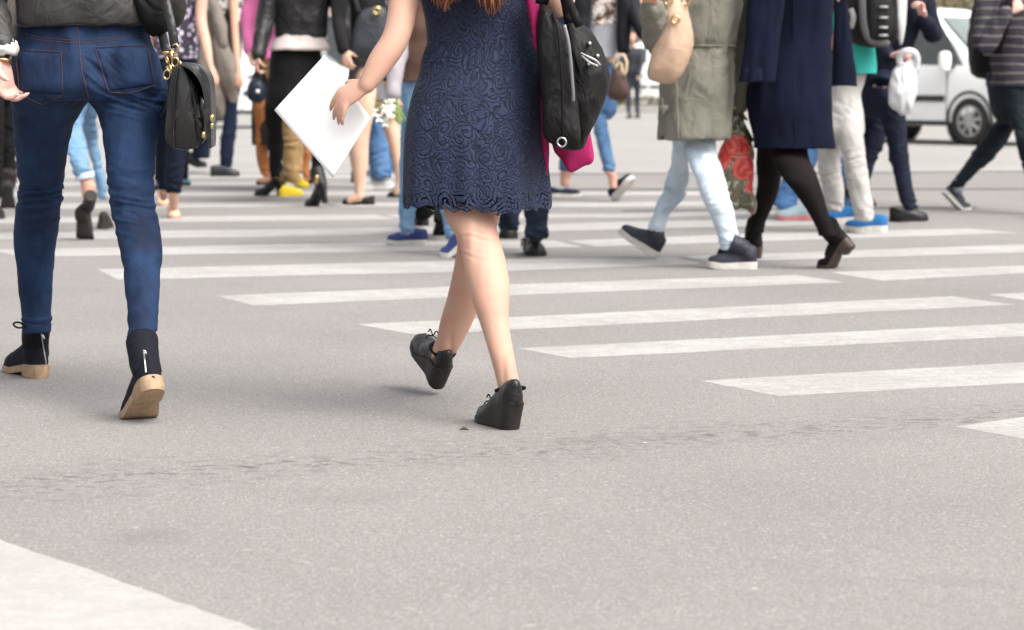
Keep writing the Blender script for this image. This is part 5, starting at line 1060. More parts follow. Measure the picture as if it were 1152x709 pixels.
# --- striped sweater, backpack (right edge)
STRP, n, l, b = newmat('striped_knit'); sx = N(n, 'SeparateXYZ'); l.new(geo(n), sx.inputs[0])
f_ = math_(n, l, 'FRACT', math_(n, l, 'MULTIPLY', math_(n, l, 'ADD', sx.outputs[2], math_(n, l, 'MULTIPLY', noise(n, l, 6, 2, .5, geo(n)).outputs[0], .03)), 17.0))
l.new(mix(n, l, ramp(n, l, f_, [(0.0, 0.0), (.72, 0.0), (.76, 1.0), (.90, 1.0), (.94, 0.0)]).outputs[0], (0.032, 0.026, 0.037), (0.16, 0.15, 0.14)), b.inputs['Base Color']); b.inputs['Roughness'].default_value = .9
bump(n, l, noise(n, l, 12, 4, .6, geo(n), .6).outputs[0], .6, .03, b)
kL = legz(16.4, (1118, 1158, 118, .1), (1123, 1150, 132, .05), (1113, 1141, 144), (1103, 1133, 159), (1091, 1119, 177), (1079, 1100, 194), (1071, 1087, 206), (1069, 1084, 210))
kR = legz(15.9, (1128, 1168, 118, .2), (1138, 1172, 140, .1), (1143, 1172, 160), (1150, 1177, 185), (1157, 1180, 210), (1162, 1180, 228), (1163, 1180, 236))
aK = [[P(1118, -55, 16.3), P(1178, 40, 16.4), P(1172, 10, 16.0)], [P(1117, -50, 16.0), P(1108, 48, 15.75), P(1132, 14, 15.7)]]
o, C, _ = std('person in a striped grey sweater and dark jeans gripping a backpack strap', 1136, .95, 16.2, 75, [kL, kR], denim('blue_black_denim', (.0035, .007, .0115), (.009, .016, .024), .6, 300), 1.76, arms=aK, tmat=STRP, tname='sweater', voxel=.008, hair=HAIRD, tamp=.01, srad=(.08, .074, .068, .062, .05), skin=SKP,
    hands=(None, {'D': np.array([.75, .1, .45]), 'N': np.array([.3, .9, .1]), 'side': 1, 'curl': (1.0, 1.2, .8), 's': 1.05}),
    pel=[(1118, 1166, 130, 16.2, .7), (1113, 1163, 112, 16.2, .7), (1111, 1162, 95, 16.2, .7), (1112, 1163, 75, 16.2, .7)], trows=[(1111, 1164, 97, 16.2, .7), (1111, 1165, 88, 16.2, .7), (1110, 1167, 60, 16.2, .68), (1106, 1172, 25, 16.2, .66), (1106, 1172, -10, 16.2, .62)])
shoe(o, G(1091, 236), 74, SNK, RUBW, .26, .09, 44, 4, 'toe', .008, .012, name='sneaker', voxel=.006, shaft=P(1078, 208, 16.4), shr=(.034, .036)); shoe(o, G(1185, 245), 74, SNK, RUBW, .26, .09, 0, 6, 'ball', .008, .02, name='sneaker', voxel=.006)
m_ = MB(); tube(m_, [P(1078, 213, 16.4), P(1079, 205, 16.4)], [.037, .037], 2, 14); mkobj('sock', m_, plain('grey_sock', (.3, .3, .34), .9), o)
bp = empty('backpack', P(1100, 88, 16.2), 'plain black backpack on the back of the striped sweater', 'backpack')
m_ = MB(); pillow(m_, [(1101, -10), (1110, 5), (1112, 50), (1113, 85), (1104, 88), (1094, 82), (1090, 58), (1092, 30), (1096, 5)], 16.3, .16, 2.8); folds(m_, .012, (9, 9, 6)); mkobj('pack_body', m_, cloth('pack_black_dull', (.012, .012, .013), rough=.7, fold=.6), bp)
m_ = MB(); strap(m_, [P(1104, 0, 16.1), P(1118, -40, 15.95), P(1134, -8, 15.72), P(1133, 20, 15.7), P(1122, 60, 15.9)], .05, .012); mkobj('strap', m_, BLKCLOTH, bp)

# --- grey printed T-shirt under a dark jacket, cropped jeans
eLg = legz(17.9, (630, 662, 120, -.1), (632, 660, 150, -.05), (630, 655, 175), (629, 648, 192), (630, 642, 200), (630.5, 641, 210)); eRg = legz(17.45, (664, 692, 95, .25), (665, 679.5, 118, .2), (666, 682, 132, .15), (668, 684.5, 146, .1), (674, 689, 172, .03), (679, 694, 193), (684, 694, 200), (685.5, 694.5, 212))
eP = [eLg[:4], eRg[:6]]
CE = hipc(672, .97, 17.7)
o, C, _ = std('person in a dark open jacket, printed grey T-shirt and cropped blue jeans walking this way', 672, .97, 17.7, 160, [eLg, eRg], MID, 1.68, arms=[[P(706, -42, 17.7), P(722, 28, 17.6), P(742, 56, 17.4)], [P(650, -42, 17.7), P(642, 30, 17.7), P(660, 62, 17.4)]], plegs=eP, skin=SK, voxel=.009,
    pel=[(655, 694, 125, 17.65, .7), (660, 693, 105, 17.65, .7), (663, 692, 85, 17.65, .7), (666, 691, 70, 17.65, .7)], fat=.9)
top(o, 't_shirt', plain('grey_melange', (.36, .37, .40), .9, .2, var=.2, scale=50), C, 160, [(660, 694, 66, 17.6, .62), (661, 695, 50, 17.6, .62), (662, 698, 20, 17.6, .62), (661, 700, -10, 17.6, .62)], 1.68, 1.1, 0, .55)
m_ = MB(); JK = cloth('charcoal_jacket', (.011, .0115, .016), rough=.7, fold=.6)
for rw in ([(643, 663, 45, 17.5, 1.0), (643, 664, 20, 17.5, 1), (644, 667, -10, 17.5, 1), (650, 672, -50, 17.6, .9)], [(694, 708, 60, 17.5, 1.2), (694, 710, 30, 17.5, 1.2), (694, 712, -5, 17.5, 1.1), (688, 708, -50, 17.6, .9)]): rowtube(m_, rw, 1, 5, 24)
for A_ in ([P(704, -45, 17.6), P(712, 5, 17.5), P(722, 32, 17.4), P(732, 45, 17.35), P(740, 54, 17.3)], [P(650, -42, 17.7), P(645, 0, 17.7), P(642, 30, 17.7), P(650, 48, 17.55), P(658, 60, 17.42)]): tube(m_, A_, [.062, .058, .054, .05, .045], 5, 18)
folds(m_, .006, (10, 10, 6)); mkobj('jacket', m_, JK, o)
PRT, n, l, b = newmat('shirt_print'); l.new(ramp(n, l, noise(n, l, 17, 4, .6, geo(n), 1.0).outputs[0], [(.38, (.10, .055, .045)), (.46, (.45, .33, .27)), (.54, (.66, .64, .62)), (.68, (.5, .42, .38))]).outputs[0], b.inputs['Base Color'])
m_ = MB(); c_ = rrow(661, 699, 14, 17.6 - .012, .62, 60, 1.0, 2.3); 
g = [[np.array([P(px, 0, 17.6)[0], 0, 0]) for px in np.linspace(667, 694, 10)] for _ in range(6)]
tsh = [ch for ch in o.children if ch.name.startswith('t_shirt')][0]; bt = BVHTree.FromPolygons([v_.co + Vector(tsh['_b']) for v_ in tsh.data.vertices], [tuple(p_.vertices) for p_ in tsh.data.polygons])
gv = [hit(px + 2.5 * math.sin(py), py + 1.5 * math.sin(px), .006, bt, 17.4) for py in np.linspace(-6, 27, 12) for px in np.linspace(667, 693, 12)]
m_.add(gv, [(i * 12 + j, i * 12 + j + 1, (i + 1) * 12 + j + 1, (i + 1) * 12 + j) for i in range(11) for j in range(11)]); mkobj('print', m_, PRT, tsh)
SLIP = cloth('navy_canvas', (.013, .02, .04), rough=.8)
shoe(o, G(643, 221.5), 78, SLIP, RUBW, .245, .09, 0, 4, 'ball', .006, .014, name='slip_on_shoe', voxel=.006, tops=([0, .05, .2, .42, .5, .65, .8, .92, 1], [.22, .24, .20, .16, .22, .2, .17, .13, .05]))
shoe(o, G(692, 226.5), 130, SLIP, RUBW, .25, .09, -44, 46, 'heel', .006, .024, name='slip_on_shoe', voxel=.006)
BRL = leather('brown_bag_leather', (.055, .03, .024), .45); hb = empty('handbag', P(696, 113, 17.2), 'small dark brown handbag with pale strap hanging below the charcoal jacket', 'handbag')
m_ = MB(); pillow(m_, [(690, 76), (700, 76), (706, 92), (708, 108), (700, 114), (688, 112), (683, 106), (686, 90)], 17.2, .07, 2.6); mkobj('bag_body', m_, BRL, hb)
m_ = MB(); torus_path(m_, [P(692, 78, 17.16), P(690, 70, 17.15), P(694, 62, 17.15), P(702, 62, 17.15), (P(705, 70, 17.15)), P(704, 80, 17.15), P(703, 86, 17.14), P(700, 80, 17.15), P(699, 72, 17.16), P(696, 70, 17.16)], .012); mkobj('strap', m_, plain('pale_strap', (.5, .38, .25), .5), hb)
# --- left cluster ---------------------------------------------------------------
# light blue jeans, dark lace boots seen between the dark jeans
dL = legz(13.3, (72, 98, 120, .3), (77, 93, 143, .25), (74.5, 97, 165, .1), (80, 101, 185, 0), (86, 104, 199), (91, 107, 208), (92, 107, 222)); dR = legz(14.0, (86, 112, 120, -.2), (92, 108, 140, -.1), (96, 111, 158), (103, 115, 186), (109, 120, 209), (110, 120, 225))
o, C, _ = std('person in sky blue cropped jeans and dark brown boots, seen between the dark blue jeans', 92, .95, 13.6, -5, [dL, dR], SKY, 1.66, tmat=cloth('grey_sweat', (.15, .15, .16)), tname='sweater', plegs=[dL[:5], dR], voxel=.009)
m_ = MB(); c_ = P(95.5, 199, 13.3); m_.loft(cr([ring(c_ + UP * z_ + np.array([-.0, 0, 0]), a_, a_, 0, 24, 2, tilt=.2) for z_, a_ in ((.022, .044), (.02, .051), (0, .053), (-.012, .05), (-.01, .042))], 3)); mkobj('cuff', m_, LTD, o)
BRB = leather('dark_brown_boot', (.019, .015, .0125), .6); SOLK = plain('grey_black_sole', (.034, .030, .028), .8, .3, var=.3)
shoe(o, G(100, 269), 14, BRB, SOLK, .25, .092, 68, 4, 'toe', .022, .014, 'block', .28, shaft=P(102, 220, 13.25), shr=(.034, .036), name='boot', voxel=.006, bend=(.66, .86)); shoe(o, G(116, 258), -5, BRB, SOLK, .25, .09, 0, 2, 'heel', .022, .012, name='boot', voxel=.006)
# floral top, navy trousers, nude shoes, facing this way
PRF, n, l, b = newmat('floral_jersey'); vv = N(n, 'TexVoronoi'); vv.inputs['Scale'].default_value = 30; l.new(geo(n), vv.inputs['Vector']); s3 = N(n, 'SeparateColor'); l.new(vv.outputs['Color'], s3.inputs[0])
lil = mix(n, l, s3.outputs[0], (.66, .62, .68), (.36, .28, .44)); l.new(mix(n, l, ramp(n, l, vv.outputs['Distance'], [(.38, 1.0), (.48, 0.0)]).outputs[0], (.035, .03, .045), lil), b.inputs['Base Color']); b.inputs['Roughness'].default_value = .85
aL = legz(15.4, (176, 202, 105, .15), (175, 199, 130, .2), (174, 194, 160, .3), (176, 191, 190, .4), (178, 190, 214, .45)); aR = legz(15.4, (192, 220, 105), (190, 217, 135), (187, 211, 165), (186, 208, 190), (186, 205, 208), (187, 203, 217))
aD2 = [[P(232, -58, 15.4), P(226, 20, 15.3), P(236, 72, 15.1)], [P(172, -58, 15.4), P(166, 20, 15.5), P(172, 75, 15.4)]]
o, C, _ = std('person in a lilac and black flowered top, navy trousers and nude pumps walking this way', 198, .97, 15.4, 172, [aL, aR], cloth('navy_twill', (.005, .009, .022)), 1.66, arms=aD2, tmat=PRF, tname='blouse', sleeves=False, pname='trousers', voxel=.008, skin=SK, tamp=.004,
   trows=[(175, 222, 66, 15.4, .66), (174, 222, 58, 15.4, .66), (174, 222, 30, 15.4, .62), (172, 226, -10, 15.4, .6)], pel=[(174, 222, 118, 15.4, .7), (174, 223, 95, 15.4, .7), (175, 222, 72, 15.4, .7), (176, 220, 55, 15.4, .68)],
   hands=({'D': P(243, 88, 15.1) - P(236, 72, 15.1), 'N': np.array([-.7, .2, -.5]), 'side': 1, 's': 1.0, 'curl': (.5, .7, .4)}, None), feet=[P(184, 223, 15.95), P(196, 235, 15.5)])
NUDE = leather('nude_leather', (.62, .42, .30), .4, .1); NS = plain('nude_sole', (.42, .27, .18), .5)
shoe(o, G(196.5, 246), 168, NUDE, NS, .235, .085, 0, 8, 'toe', .05, .012, 'block', .2, name='pump', voxel=.006, tops=([0, .05, .2, .42, .5, .65, .8, .92, 1], [.24, .26, .24, .24, .26, .22, .18, .14, .05])); shoe(o, G(184, 232), 168, NUDE, NS, .235, .085, 0, 4, 'toe', .05, .012, 'block', .2, name='pump', voxel=.006)
# black T-shirt with pale print, navy jeans, tied jacket
bLg = legz(22.0, (250, 270, 90), (252, 268.5, 110), (251, 267, 135), (248, 265, 155), (247, 263, 172), (247, 261, 188)); bRg = legz(23.9, (232, 256, 95, -1.3), (228, 250, 115, -1.2), (221, 244, 140, -1.1), (216, 238, 160, -1.0), (217, 236, 178, -1.0))
TEE, n, l, b = newmat('black_tee_print'); nn_ = noise(n, l, 5.5, 3, .6, geo(n), 2.2); sxx = N(n, 'SeparateXYZ'); l.new(geo(n), sxx.inputs[0]); zm = math_(n, l, 'GREATER_THAN', sxx.outputs[2], float(P(245, 24, 22.3)[2]))
l.new(mix(n, l, math_(n, l, 'MULTIPLY', zm, ramp(n, l, nn_.outputs[0], [(.49, 0.0), (.53, 1.0)]).outputs[0]), (.009, .009, .0095), (.52, .50, .47)), b.inputs['Base Color']); b.inputs['Roughness'].default_value = .9
o, C, _ = std('person in a printed black T-shirt and navy jeans with a taupe jacket over one arm', 250, .98, 22.4, 95, [bRg, bLg], cloth('navy_jean', (.007, .013, .033)), 1.74, arms=[[P(236, -25, 22.6), P(228, 30, 22.7), P(234, 66, 22.5)], [P(262, -25, 22.1), P(264, 35, 22.0), P(268, 80, 21.9)]], tmat=TEE, tname='t_shirt', sleeves=False, hair=HAIRD, skin=SK2, tamp=.004,
   trows=[(238, 272, 66, 22.3, .7), (236, 272, 40, 22.3, .7), (230, 272, 10, 22.3, .7), (230, 271, -15, 22.3, .66)], pel=[(236, 271, 100, 22.3, .7), (238, 271, 80, 22.3, .7), (240, 270, 62, 22.3, .7)])
DSH = leather('dark_shoe', (.012, .0135, .017), .35)
shoe(o, G(260, 198.5), 85, DSH, RUBK, .265, .095, 0, 4, 'ball', .015, .012, name='shoe', voxel=.008); shoe(o, P(232, 188, 22.9), 95, DSH, RUBK, .29, .1, 25, 4, 'toe', .015, .012, name='shoe', voxel=.008)
m_ = MB(); 
tube(m_, [P(236, 20, 22.05), P(233, 60, 21.95), P(237, 95, 21.95), P(248, 128, 21.98)], [.09, .12, .13, .06], 5, 18, .6); tube(m_, [P(243, 10, 22.0), P(248, 45, 21.9), P(254, 80, 21.9), P(262, 112, 21.95)], [.06, .07, .08, .05], 5, 16, .7); tube(m_, [P(238, 0, 22), P(246, 25, 21.85), P(252, 50, 21.85)], [.05, .05, .045], 5, 14); folds(m_, .02, (8, 8, 4))
tag(mkobj('jacket', m_, cloth('taupe_cotton', (.21, .18, .155), rough=.9, fold=.9), None, P(245, 130, 22)), 'taupe jacket draped over an arm in front of the printed black T-shirt', 'jacket')
# black leather jacket, leggings, high heels
cL = legz(17.75, (300, 338, 95, -.15), (298, 330, 115, -.12), (297.5, 319, 130, -.1), (299, 318.6, 157), (302, 319, 172), (303, 316, 190), (305, 316, 200)); cR = legz(16.85, (330, 366, 95, .3), (338, 368, 120, .25), (344, 367, 145, .1), (349, 363, 171), (350, 363.5, 182), (349, 362, 194), (350, 361, 202))
aC = [[P(308, -42, 17.1), P(299, 20, 17.05), P(290, 62, 16.9)], [P(372, -42, 17.1), P(384, 15, 17.1), P(388, 55, 17.0)]]
o, C, _ = std('person in a black leather jacket, black leggings and high heeled boots walking away', 336, 1.0, 17.15, -28, [cL, cR], cloth('black_jersey', (.0065, .006, .006), rough=.75, fold=.3), 1.68, arms=aC, pname='leggings', voxel=.008, hair=HAIRB,
   pel=[(299, 367, 112, 17.15, .66), (301, 366, 92, 17.15, .68), (303, 364, 72, 17.15, .66), (306, 361, 52, 17.15, .62)], hands=({'D': P(288, 86, 16.9) - P(290, 62, 16.9), 'N': np.array([1, .3, 0]), 'side': 1, 's': 1.0, 'curl': (.8, 1.0, .6)}, {'s': .9, 'curl': (.8, .9, .6)}))
top(o, 'jacket', leather('soft_black_leather', (.011, .0105, .011), .4, .5, .6, 12), C, -28, [(312, 365, 44, 17.1, .6), (309, 369, 38, 17.1, .6), (309, 370, 15, 17.1, .6), (308, 372, -10, 17.1, .58)], 1.68, 1.15, 0, .56, arms=aC, srad=(.078, .07, .066, .058, .048), amp=.008, seed=3)
top(o, 'shirt', cloth('blush_cotton', (.60, .52, .50), rough=.9), C, -28, [(303, 372, 57, 17.1, .66), (304, 374, 53, 17.1, .66), (310, 366, 40, 17.1, .6), (314, 362, 10, 17.1, .5)], 1.68, .9, 9, 10, amp=.005, seed=5)
HB = leather('black_heel_leather', (.007, .0065, .007), .35)
shoe(o, G(296, 220.5), -62, HB, HB, .245, .085, 0, 3, 'ball', .085, .01, 'block', .13, .62, shaft=P(311, 188, 17.75), shr=(.044, .052), name='heeled_boot', voxel=.006); shoe(o, G(352, 232.3), -42, HB, HB, .245, .085, 12, 3, 'ball', .085, .01, 'block', .13, .62, shaft=P(356, 190, 16.85), shr=(.042, .052), name='heeled_boot', voxel=.006)
m_ = MB(); tube(m_, [P(356.5, 199, 16.77), P(356.5, 206, 16.78)], .014, 2, 10); mkobj('gold_tab', m_, GOLD, o)
pb = empty('purse', P(289, 115, 16.8), 'small dark navy purse with a pale stud held low beside the black leggings', 'purse')
m_ = MB(); pillow(m_, [(283, 90), (294, 90), (299, 100), (297, 113), (288, 116), (279, 111), (278, 100)], 16.8, .06, 2.4); mkobj('bag_body', m_, cloth('navy_satin', (.014, .02, .04), rough=.4), pb); m_ = MB(); box(m_, P(290, 103, 16.735), (.026, .012, .026)); mkobj('stud', m_, plain('pearl', (.66, .64, .58), .3), pb)
m_ = MB(); torus_path(m_, [P(283, 92, 16.8), P(285, 84, 16.8), P(289, 81, 16.8), P(293, 84, 16.8), P(294, 92, 16.8), P(289, 94, 16.8)], .006); mkobj('handle', m_, DSH, pb)
# pink top, tan wide trousers, yellow shoes behind her
tL = legz(18.4, (310, 338, 110), (316, 336, 135), (317, 337, 160), (318, 337, 185), (319, 338, 205)); tR = legz(18.9, (312, 342, 110), (322, 342, 135), (324, 342, 160), (326, 341, 180), (327, 341, 194))
o, C, _ = std('person in a bright pink top, wide tan trousers and yellow shoes behind the leather jacket', 318, .98, 18.6, 30, [tL, tR], cloth('tan_cotton', (.38, .24, .11), rough=.9, fold=.6), 1.66, arms=[[P(292, -30, 18.8), P(281, 15, 18.8), P(282, 56, 18.7)], [P(345, -30, 18.5), P(350, 20, 18.5), P(346, 60, 18.4)]], tmat=cloth('bright_pink_knit', (.60, .155, .34)), tname='sweater', pname='trousers', srad=(.075, .07, .07, .065, .055))
YS = cloth('yellow_canvas', (.62, .47, .03), rough=.7); shoe(o, G(332, 220.5), 60, YS, YS, .21, .092, 0, 6, 'ball', .01, .015, name='yellow_shoe', voxel=.007); shoe(o, G(340, 211), 60, YS, YS, .2, .092, 25, 4, 'ball', .01, .015, name='yellow_shoe', voxel=.007)
# rust trousers and dark grey coat, further back
uL = legz(19.2, (285, 310, 120), (287, 306, 145), (287, 302, 165), (290, 303, 185), (295, 304, 199)); uR = legz(19.5, (320, 350, 120), (332, 350, 145), (338, 351, 165), (340, 349, 185), (340, 348, 200))
aU = [[P(306, -20, 19.1), P(302, 25, 19.1), P(306, 70, 19.1)], [P(328, -20, 19.7), P(332, 25, 19.7), P(332, 70, 19.7)]]
o, C, _ = std('person in rust orange trousers and a long charcoal coat behind the black leggings', 318, .97, 19.4, -75, [uL, uR], cloth('rust_cotton', (.42, .16, .055), rough=.9), 1.7, tmat=None, pname='trousers', arms=aU)
top(o, 'coat', cloth('charcoal_wool', (.035, .033, .036)), C, -75, [(284, 346, 163, 19.35, 1.15), (283, 344, 140, 19.35, 1.15), (284, 342, 110, 19.35, 1.1), (288, 338, 70, 19.35, 1.1)], 1.7, 1.2, .3, .56, arms=aU)
shoe(o, G(298, 208), -80, leather('tan_leather_shoe', (.30, .15, .08), .5), RUBK, .25, .09, 0, 4, 'ball', .015, .012, name='shoe', voxel=.008); shoe(o, G(345, 208), -70, leather('tan_shoe', (.36, .18, .10), .5), RUBK, .25, .09, 20, 4, 'ball', .015, .012, name='shoe', voxel=.008)
# grey skirt, bare legs, black flats, big handbag
sL = legz(17.05, (396, 424, 100, .05), (398, 422, 115), (396, 421, 128), (393, 417, 145), (391.5, 415, 160), (393, 414.5, 175), (395.5, 413, 190), (398, 411, 205), (399, 410, 216), (398, 410, 222)); sR = legz(17.6, (414, 444, 100, -.2), (420, 445, 118, -.1), (428, 447, 135), (433, 450, 150), (438, 453, 168), (442, 455, 185), (445, 455, 200), (446, 456, 208))
o, C, aS = std('person in a short grey skirt and black flat shoes with bare legs walking past', 416, .97, 17.3, -60, [sL, sR], None, 1.66, tmat=cloth('black_knit', (.016, .015, .016)), tname='cardigan', skin=SKT, shrink=1.0, voxel=.008, arms=[[P(386, -45, 17.0), P(381, 20, 16.9), P(388, 56, 16.8)], [P(440, -45, 17.5), P(446, 20, 17.5), P(440, 60, 17.4)]], feet=[P(393, 226, 17.05), P(446, 217, 17.6)])
m_ = MB(); kk_ = cr([rrow(*r, 44) for r in ((389, 442, 112, 17.25, .62), (390, 442, 106, 17.25, .62), (392, 442, 80, 17.25, .62), (396, 438, 55, 17.25, .6), (399, 434, 35, 17.25, .58))], 6); c_ = kk_[0].mean(0); i2 = c_ + (kk_[0] - c_) * .93; m_.loft(np.concatenate([[i2 + UP * .1], [i2], kk_])); folds(m_, .006, (10, 10, 4)); mkobj('skirt', m_, cloth('grey_marl', (.17, .17, .18), rough=.9, fold=.5), o)
FL = leather('black_flat', (.016, .015, .015), .35); ft = ([0, .05, .2, .42, .55, .65, .8, .92, 1], [.2, .2, .14, .12, .14, .17, .15, .12, .05])
shoe(o, G(396, 230), -78, FL, RUBK, .235, .082, 0, 4, 'ball', .01, .01, name='flat_shoe', voxel=.006, tops=ft); shoe(o, G(446, 222), -75, FL, RUBK, .235, .082, 22, 3, 'ball', .01, .01, name='flat_shoe', voxel=.006, tops=ft)
hb = empty('handbag', P(415, 70, 16.9), 'large dark grey handbag with gold clasp above the grey skirt', 'handbag')
m_ = MB(); pillow(m_, [(405, 14), (415, 9), (430, 7), (437, 14), (438, 45), (432, 66), (412, 68), (396, 66), (394, 52), (399, 28)], 16.85, .10, 3.2); mkobj('bag_body', m_, leather('slate_leather', (.028, .030, .036), .45), hb); m_ = MB(); torus(m_, P(424, 12, 16.73), (0, 1, .1), .022, .008, 18, 8); mkobj('clasp', m_, GOLD, hb)
m_ = MB(); strap(m_, [P(404, 16, 16.8), P(398, -10, 16.8), P(402, -40, 16.9), P(425, -30, 16.9), P(436, 14, 16.8)], .035, .008); mkobj('strap', m_, DSH, hb)
# mid blue jeans and grey trainers behind the skirt
vL = legz(19.4, (416, 444, 110), (416, 440, 135), (414, 437, 155), (414, 438, 175), (416, 440, 192), (417, 440, 200)); vR = legz(20.2, (420, 446, 110), (424, 446, 140), (428, 448, 165), (432, 448, 185), (433, 447, 193))
o, C, _ = std('person in mid blue jeans and grey trainers mostly hidden by the paper sheet and skirt', 430, .96, 19.7, 65, [vR, vL], denim('worn_denim', (.04, .10, .23), (.10, .19, .34), .8), 1.72, tmat=cloth('black_hoodie', (.02, .02, .022)))
shoe(o, G(432, 213), 68, plain('grey_trainer', (.42, .43, .45), .6, var=.4, scale=25), RUBW, .28, .1, 0, 8, 'ball', .012, .022, name='trainer', voxel=.007); shoe(o, G(420, 205), 68, DSH, RUBK, .28, .1, 0, 8, 'ball', .012, .022, name='trainer', voxel=.007)
# brown padded vest, flowers, light jeans, blue plimsolls
wL = legz(12.85, (452, 484, 118, .02), (450, 478, 150), (449, 473, 180), (449.5, 470, 205), (449, 468, 228), (449, 466, 246), (450, 465, 258), (451, 464, 264)); wR = legz(12.2, (464, 500, 118, .4), (474, 505, 160, .25), (484, 508, 195, .1), (492, 510, 225), (498, 512, 248), (500, 511, 262), (501, 512, 270))
o, C, aW = std('person in a brown padded vest and pale blue jeans holding white flowers', 474, .90, 12.7, -66, [wL, wR], SKY, 1.62, arms=[[P(452, -68, 12.5), P(449, 44, 12.40), P(442, 106, 12.35)], [P(492, -68, 12.9), P(494, 30, 12.9), P(492, 100, 12.8)]], tmat=None, skin=SKP, voxel=.007,
   pel=[(450, 500, 128, 12.7, .7), (450, 499, 108, 12.7, .7), (452, 497, 90, 12.7, .7), (455, 495, 70, 12.7, .7)], hands=({'D': P(441, 122, 12.35) - P(442, 106, 12.35), 'N': np.array([-.2, 1, 0]), 'side': 1, 's': .95, 'curl': (1.0, 1.1, .7)}, None))
m_ = MB()
for A_ in aW: A_ = [np.array(x) for x in A_]; tube(m_, [A_[0], A_[0] * .5 + A_[1] * .5, A_[1], A_[1] * .5 + A_[2] * .5, A_[2]], [.06, .054, .05, .046, .038], 6, 20)
folds(m_, .006, (12, 12, 14)); mkobj('sleeves', m_, cloth('lilac_grey_jersey', (.44, .40, .43), rough=.9), o)
m_ = MB(); rw = []; 
for i in range(23): y_ = 92 - i * 7.6; q = [1.0, .985, .955, .985][i % 4]; rw.append(rrow(476 - 27 * q * min(1, 1.0 - max(0, (i - 17)) * .04), 474.5 + 26 * q * min(1, 1.0 - max(0, (i - 17)) * .04), y_, 12.7, 1.25, 44))
m_.loft(cr(rw, 3)); folds(m_, .004, (16, 16, 10)); mkobj('vest', m_, cloth('brown_quilt', (.135, .075, .058), rough=.7, fold=.6), o)
PLM = cloth('royal_canvas', (.035, .05, .17), rough=.7); shoe(o, G(449, 276), -68, PLM, RUBW, .235, .086, 0, 5, 'ball', .008, .018, name='plimsoll', voxel=.006); shoe(o, G(497, 289), -62, PLM, RUBW, .235, .086, 38, 4, 'toe', .008, .018, name='plimsoll', voxel=.006)
fl = empty('flower_bunch', P(440, 130, 12.25), 'small bunch of white flowers with green stems held in the hand below the lilac sleeve', 'flowers')
PET = plain('white_petals', (.80, .80, .72), .6, var=.06); STM = plain('green_stem', (.20, .29, .07), .6)
m_ = MB()
for i in range(5): tube(m_, [P(438 + i * 2, 112, 12.27), P(443 + i * 2.2, 126, 12.25), P(446 + i * 2.4, 137 + 3 * math.sin(i), 12.25)], .0045, 4, 7)
for i in range(8): tube(m_, [P(440 + i, 118, 12.27), P(432 + 1.2 * i, 118 + 3 * (i % 3), 12.25), P(422 + 2.2 * i, 116 + 4.5 * (i % 5), 12.23)], .003, 3, 6)
mkobj('stem', m_, STM, fl)
for i in range(13):
    px, py = 431.5 + 10 * R.uniform(-1, 1), 130 + 14.5 * R.uniform(-1, 1); c_ = P(px, py, 12.2 + .03 * (i % 3)); m_ = MB()
    for k in range(6):
        d_ = np.array([math.cos(k * 1.05), -.35, math.sin(k * 1.05)]); q = c_ + d_ * .013; s_ = np.cross(d_, [0, 1, 0]); s_ = unit(s_)
        m_.loft(cr([ring(c_ + d_ * t * .027, .001 + .011 * math.sin(math.pi * min(1, t + .08)), .004, 0, 8) for t in (0, .3, .6, .9, 1)], 2))
    mkobj('blossom', m_, PET, fl)
# black trousers and boots seen under the dress; dark jeans and laced shoe seen beside it
xL = legz(13.9, (462, 490, 180), (463, 488, 205), (464, 487, 228), (466, 487, 240), (467, 486, 246)); xR = legz(13.4, (490, 515, 180), (488, 510, 205), (488, 508, 228), (489, 507, 246), (490, 506, 252))
xL = [(462, 492, 140, 13.8)] + xL; xR = [(484, 516, 140, 13.6)] + xR
o, C, _ = std('person in black trousers and chunky black boots, hidden behind the lace dress', 490, .93, 13.7, -10, [xL, xR], BLKCLOTH, 1.7, tmat=BLKCLOTH, pname='trousers')
shoe(o, G(476, 254), -8, BSH, RUBK, .27, .1, 0, 3, 'heel', .02, .02, name='boot', voxel=.007, shaft=P(476, 232, 13.9), shr=(.045, .052)); shoe(o, G(496, 264), -8, BSH, RUBK, .27, .1, 50, 3, 'toe', .02, .02, name='boot', voxel=.007, shaft=P(499, 240, 13.35), shr=(.045, .05))
yL_ = legz(12.1, (578, 616, 150), (584, 617, 190), (588, 618, 215), (590, 617, 235), (591, 616.5, 252), (589, 617, 262), (592, 615, 268)); yR_ = legz(12.7, (550, 590, 150), (552, 586, 190), (556, 584, 220), (560, 584, 245), (561, 583, 258))
o, C, _ = std('person in loose navy jeans and a black laced shoe, hidden behind the lace dress', 578, .94, 12.35, 175, [yR_, yL_], denim('deep_navy_denim', (.005, .0095, .023), (.011, .019, .041), .6, 300), 1.74, tmat=NAVYCLOTH, amp=.008)
shoe(o, G(605, 288.5), 172, BSH, RUBK, .27, .105, 0, 12, 'toe', .012, .022, name='laced_shoe', voxel=.006, shaft=P(604, 262, 12.12), shr=(.042, .046)); shoe(o, G(572, 268), 175, BSH, RUBK, .27, .1, 30, 4, 'ball', .012, .022, name='laced_shoe', voxel=.007)
m_ = MB(); q = P(592, 270, 12.02); tube(m_, [q, q + np.array([-.02, -.01, .004]), q + np.array([-.024, -.01, -.03])], .004, 4, 6); tube(m_, [q, q + np.array([-.012, -.01, .0]), q + np.array([-.014, -.01, -.045])], .004, 4, 6); mkobj('lace', m_, BLKCLOTH, o)
